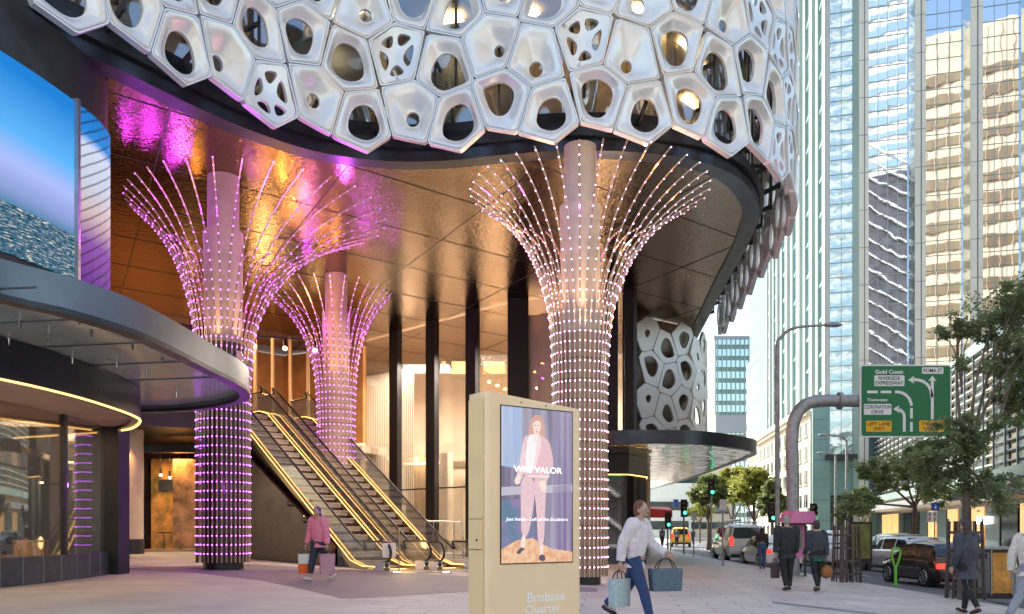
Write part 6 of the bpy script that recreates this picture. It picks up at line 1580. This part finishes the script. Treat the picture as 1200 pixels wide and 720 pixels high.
def cloth(name, c, r_=.85, bands=None):
    m_ = mat(name, c, r_, var=(14, .18), bump=(11, .6, .04))
    if bands:
        t = m_.node_tree; n_ = t.nodes; b_ = n_['Principled BSDF']; tc = n_.new('ShaderNodeTexCoord'); wv = n_.new('ShaderNodeTexWave'); wv.bands_direction = 'Z'; wv.inputs['Scale'].default_value = bands[0]; wv.inputs['Distortion'].default_value = .8
        mx = n_.new('ShaderNodeMixRGB'); mx.inputs[1].default_value = (*c, 1); mx.inputs[2].default_value = (*bands[1], 1); t.links.new(tc.outputs['Object'], wv.inputs[0]); t.links.new(wv.outputs[0], mx.inputs[0]); t.links.new(mx.outputs[0], b_.inputs['Base Color'])
    return m_
hb = M['hairbrown']; hgrey = mat('hair_grey', (.35, .32, .29), .6, bump=(60, .5, .01)); hred = mat('hair_auburn', (.16, .06, .03), .5, bump=(60, .5, .01)); hpur = mat('hair_purple', (.16, .05, .26), .5, bump=(60, .5, .01))
jeans = cloth('blue_denim', (.035, .06, .16)); dark = cloth('dark_wool', (.022, .022, .026)); blk = mat('black_leather', (.012, .012, .012), .4); brn = mat('tan_leather', (.34, .12, .03), .5, var=(6, .3))
# woman by the escalators
o_, h_ = person('woman in a pink striped top walking past the escalators with shopping bags', 374, 681, 1.78, 2.6, ((.30, .10), (-.28, .45)), ((.1, .22, .15), (-.05, .25, .1)),
    dict(fem=True, hair=hpur, hairlen=.03, trousers=cloth('navy_cloth', (.03, .045, .075)), legr=1.05, shoes=M['white'], top=cloth('pink_stripe', (.80, .12, .30), .85, (11, (.85, .40, .52))), hemz=-.06, hemw=.125, fit=1.4, hem=.25), lean=.06)
bag('shopping_bag', 'orange and white shopping bag on the left of the pink striped woman', h_[1], .36, .16, .46, .4, mat('orange_bag', (.85, .13, .01), .5), M['white'], .12)
bag('shopping_bag', 'patterned pink and grey shopping bag on the right of the pink striped woman', h_[-1], .36, .15, .48, .4, cloth('patterned_bag', (.42, .45, .50), .6, (7, (.65, .12, .22))), None, .1)
# foreground woman
o_, h_ = person('woman in a white blouse and blue jeans striding in the centre foreground', 757, 722, 1.90, pi+1.0, ((.38, .12), (-.42, .5)), ((-.45, .2, .35), (.40, .15, .6)),
    dict(fem=True, hair=hred, hairlen=.0, trousers=jeans, legr=1.0, shoes=blk, top=cloth('white_blouse', (.80, .72, .74)), hemz=-.05, hemw=.12, fit=1.35), lean=.08, at=(1.88, 13.0, 0))
bag('shopping_bag', 'pale carrier bag held by the woman in the white blouse', h_[1], .40, .16, .42, .8, cloth('pale_bag', (.45, .55, .56), .6), None, .12)
bag('handbag', 'slate blue holdall beside the pale carrier bag of the woman in white', h_[-1]+V((-.12, 0, 0)), .52, .2, .34, .3, cloth('slate_bag', (.10, .15, .19), .6), None, .15)
# couple seen from behind
o_, h_ = person('grey haired man in a dark suit walking away with a dark bag', 922, 692, 1.88, .05, ((.10, .03), (-.12, .25)), ((.1, .12, .1), (-.08, .18, .1)),
    dict(hair=hgrey, trousers=dark, shoes=blk, top=cloth('charcoal_suit', (.03, .032, .036)), topname='jacket', hemz=-.09, hemw=.132, fit=1.3))
bag('handbag', 'narrow dark bag in the left hand of the man in the suit', h_[-1], .22, .12, .38, .4, cloth('wine_bag', (.06, .035, .05), .6), None, .12)
o_, h_ = person('woman in a dark grey jacket with green hem walking away beside the suited man', 957, 693, 1.78, .12, ((.16, .05), (-.15, .3)), ((-.1, .2, .2), (.1, .15, .5)),
    dict(fem=True, hair=hb, hairlen=.0, trousers=dark, legr=.9, shoes=blk, top=cloth('slate_jacket', (.055, .06, .07)), topname='jacket', hemz=-.05, hemw=.132, fit=1.32, hemcol=cloth('green_cloth', (.01, .16, .085))))
bag('handbag', 'round tan leather bag carried by the woman with the green hem', h_[1], .34, .22, .36, .2, brn, None, .10, round_=True)
person('woman in a dark top and blue jeans walking toward the white parked car', 893, 667, 1.66, -.2, ((.2, .08), (-.2, .35)), ((.2, .15, .4), (-.25, .2, .2)),
    dict(fem=True, hair=hb, hairlen=.10, trousers=cloth('mid_denim', (.06, .11, .20)), legr=.9, shoes=blk, top=cloth('dark_top', (.04, .028, .03)), hemz=.0))
# right edge
o_, h_ = person('long haired woman in a dark padded jacket walking at the right', 1133, 720, 1.78, .3, ((.2, .05), (-.25, .35)), ((.3, .12, .9), (-.1, .2, .5)),
    dict(fem=True, hair=hb, hairlen=.14, trousers=dark, legr=.85, shoes=blk, top=cloth('padded_jacket', (.022, .026, .036), .5, (9, (.06, .065, .085))), topname='jacket', hemz=-.14, hemw=.145, fit=1.4, depth=1.2))
bag('shoulder_bag', 'red handbag carried by the woman in the padded jacket', h_[1]+V((.18, 0, .1)), .26, .14, .38, .2, mat('red_leather', (.45, .02, .03), .4, var=(8, .4)), None, .12)
person('man in a loose pale shirt cut by the right edge of the picture', 1190, 730, 1.82, -1.2, ((.3, .08), (-.3, .4)), ((.3, .2, .5), (-.3, .25, .3)),
    dict(hair=hb, trousers=cloth('grey_trousers', (.30, .32, .36)), shoes=blk, top=cloth('pale_shirt', (.72, .66, .56)), hemz=-.06, hemw=.13, fit=1.3), lean=.05, at=(8.75, 14.4, 0))
for i, (px, py, rz_, c, lab) in enumerate(((776, 642, .1, (.06, .06, .08), 'distant pedestrian in dark clothes under the mirrored canopy'), (793, 641, 3.0, (.10, .10, .12), 'distant pedestrian in grey clothes nearest the traffic lights'), (812, 638, 0, (.05, .05, .06), 'farthest pedestrian by the slim signpost'))):
    person(lab, px, py, 1.68, rz_, ((.2, .1), (-.2, .3)), ((.2, .1, .3), (-.2, .1, .2)), dict(fem=i == 0, hair=hb, hairlen=.05 if i == 0 else 0, trousers=dark, shoes=blk, top=cloth('dark_cloth_top', c), hemz=-.05))
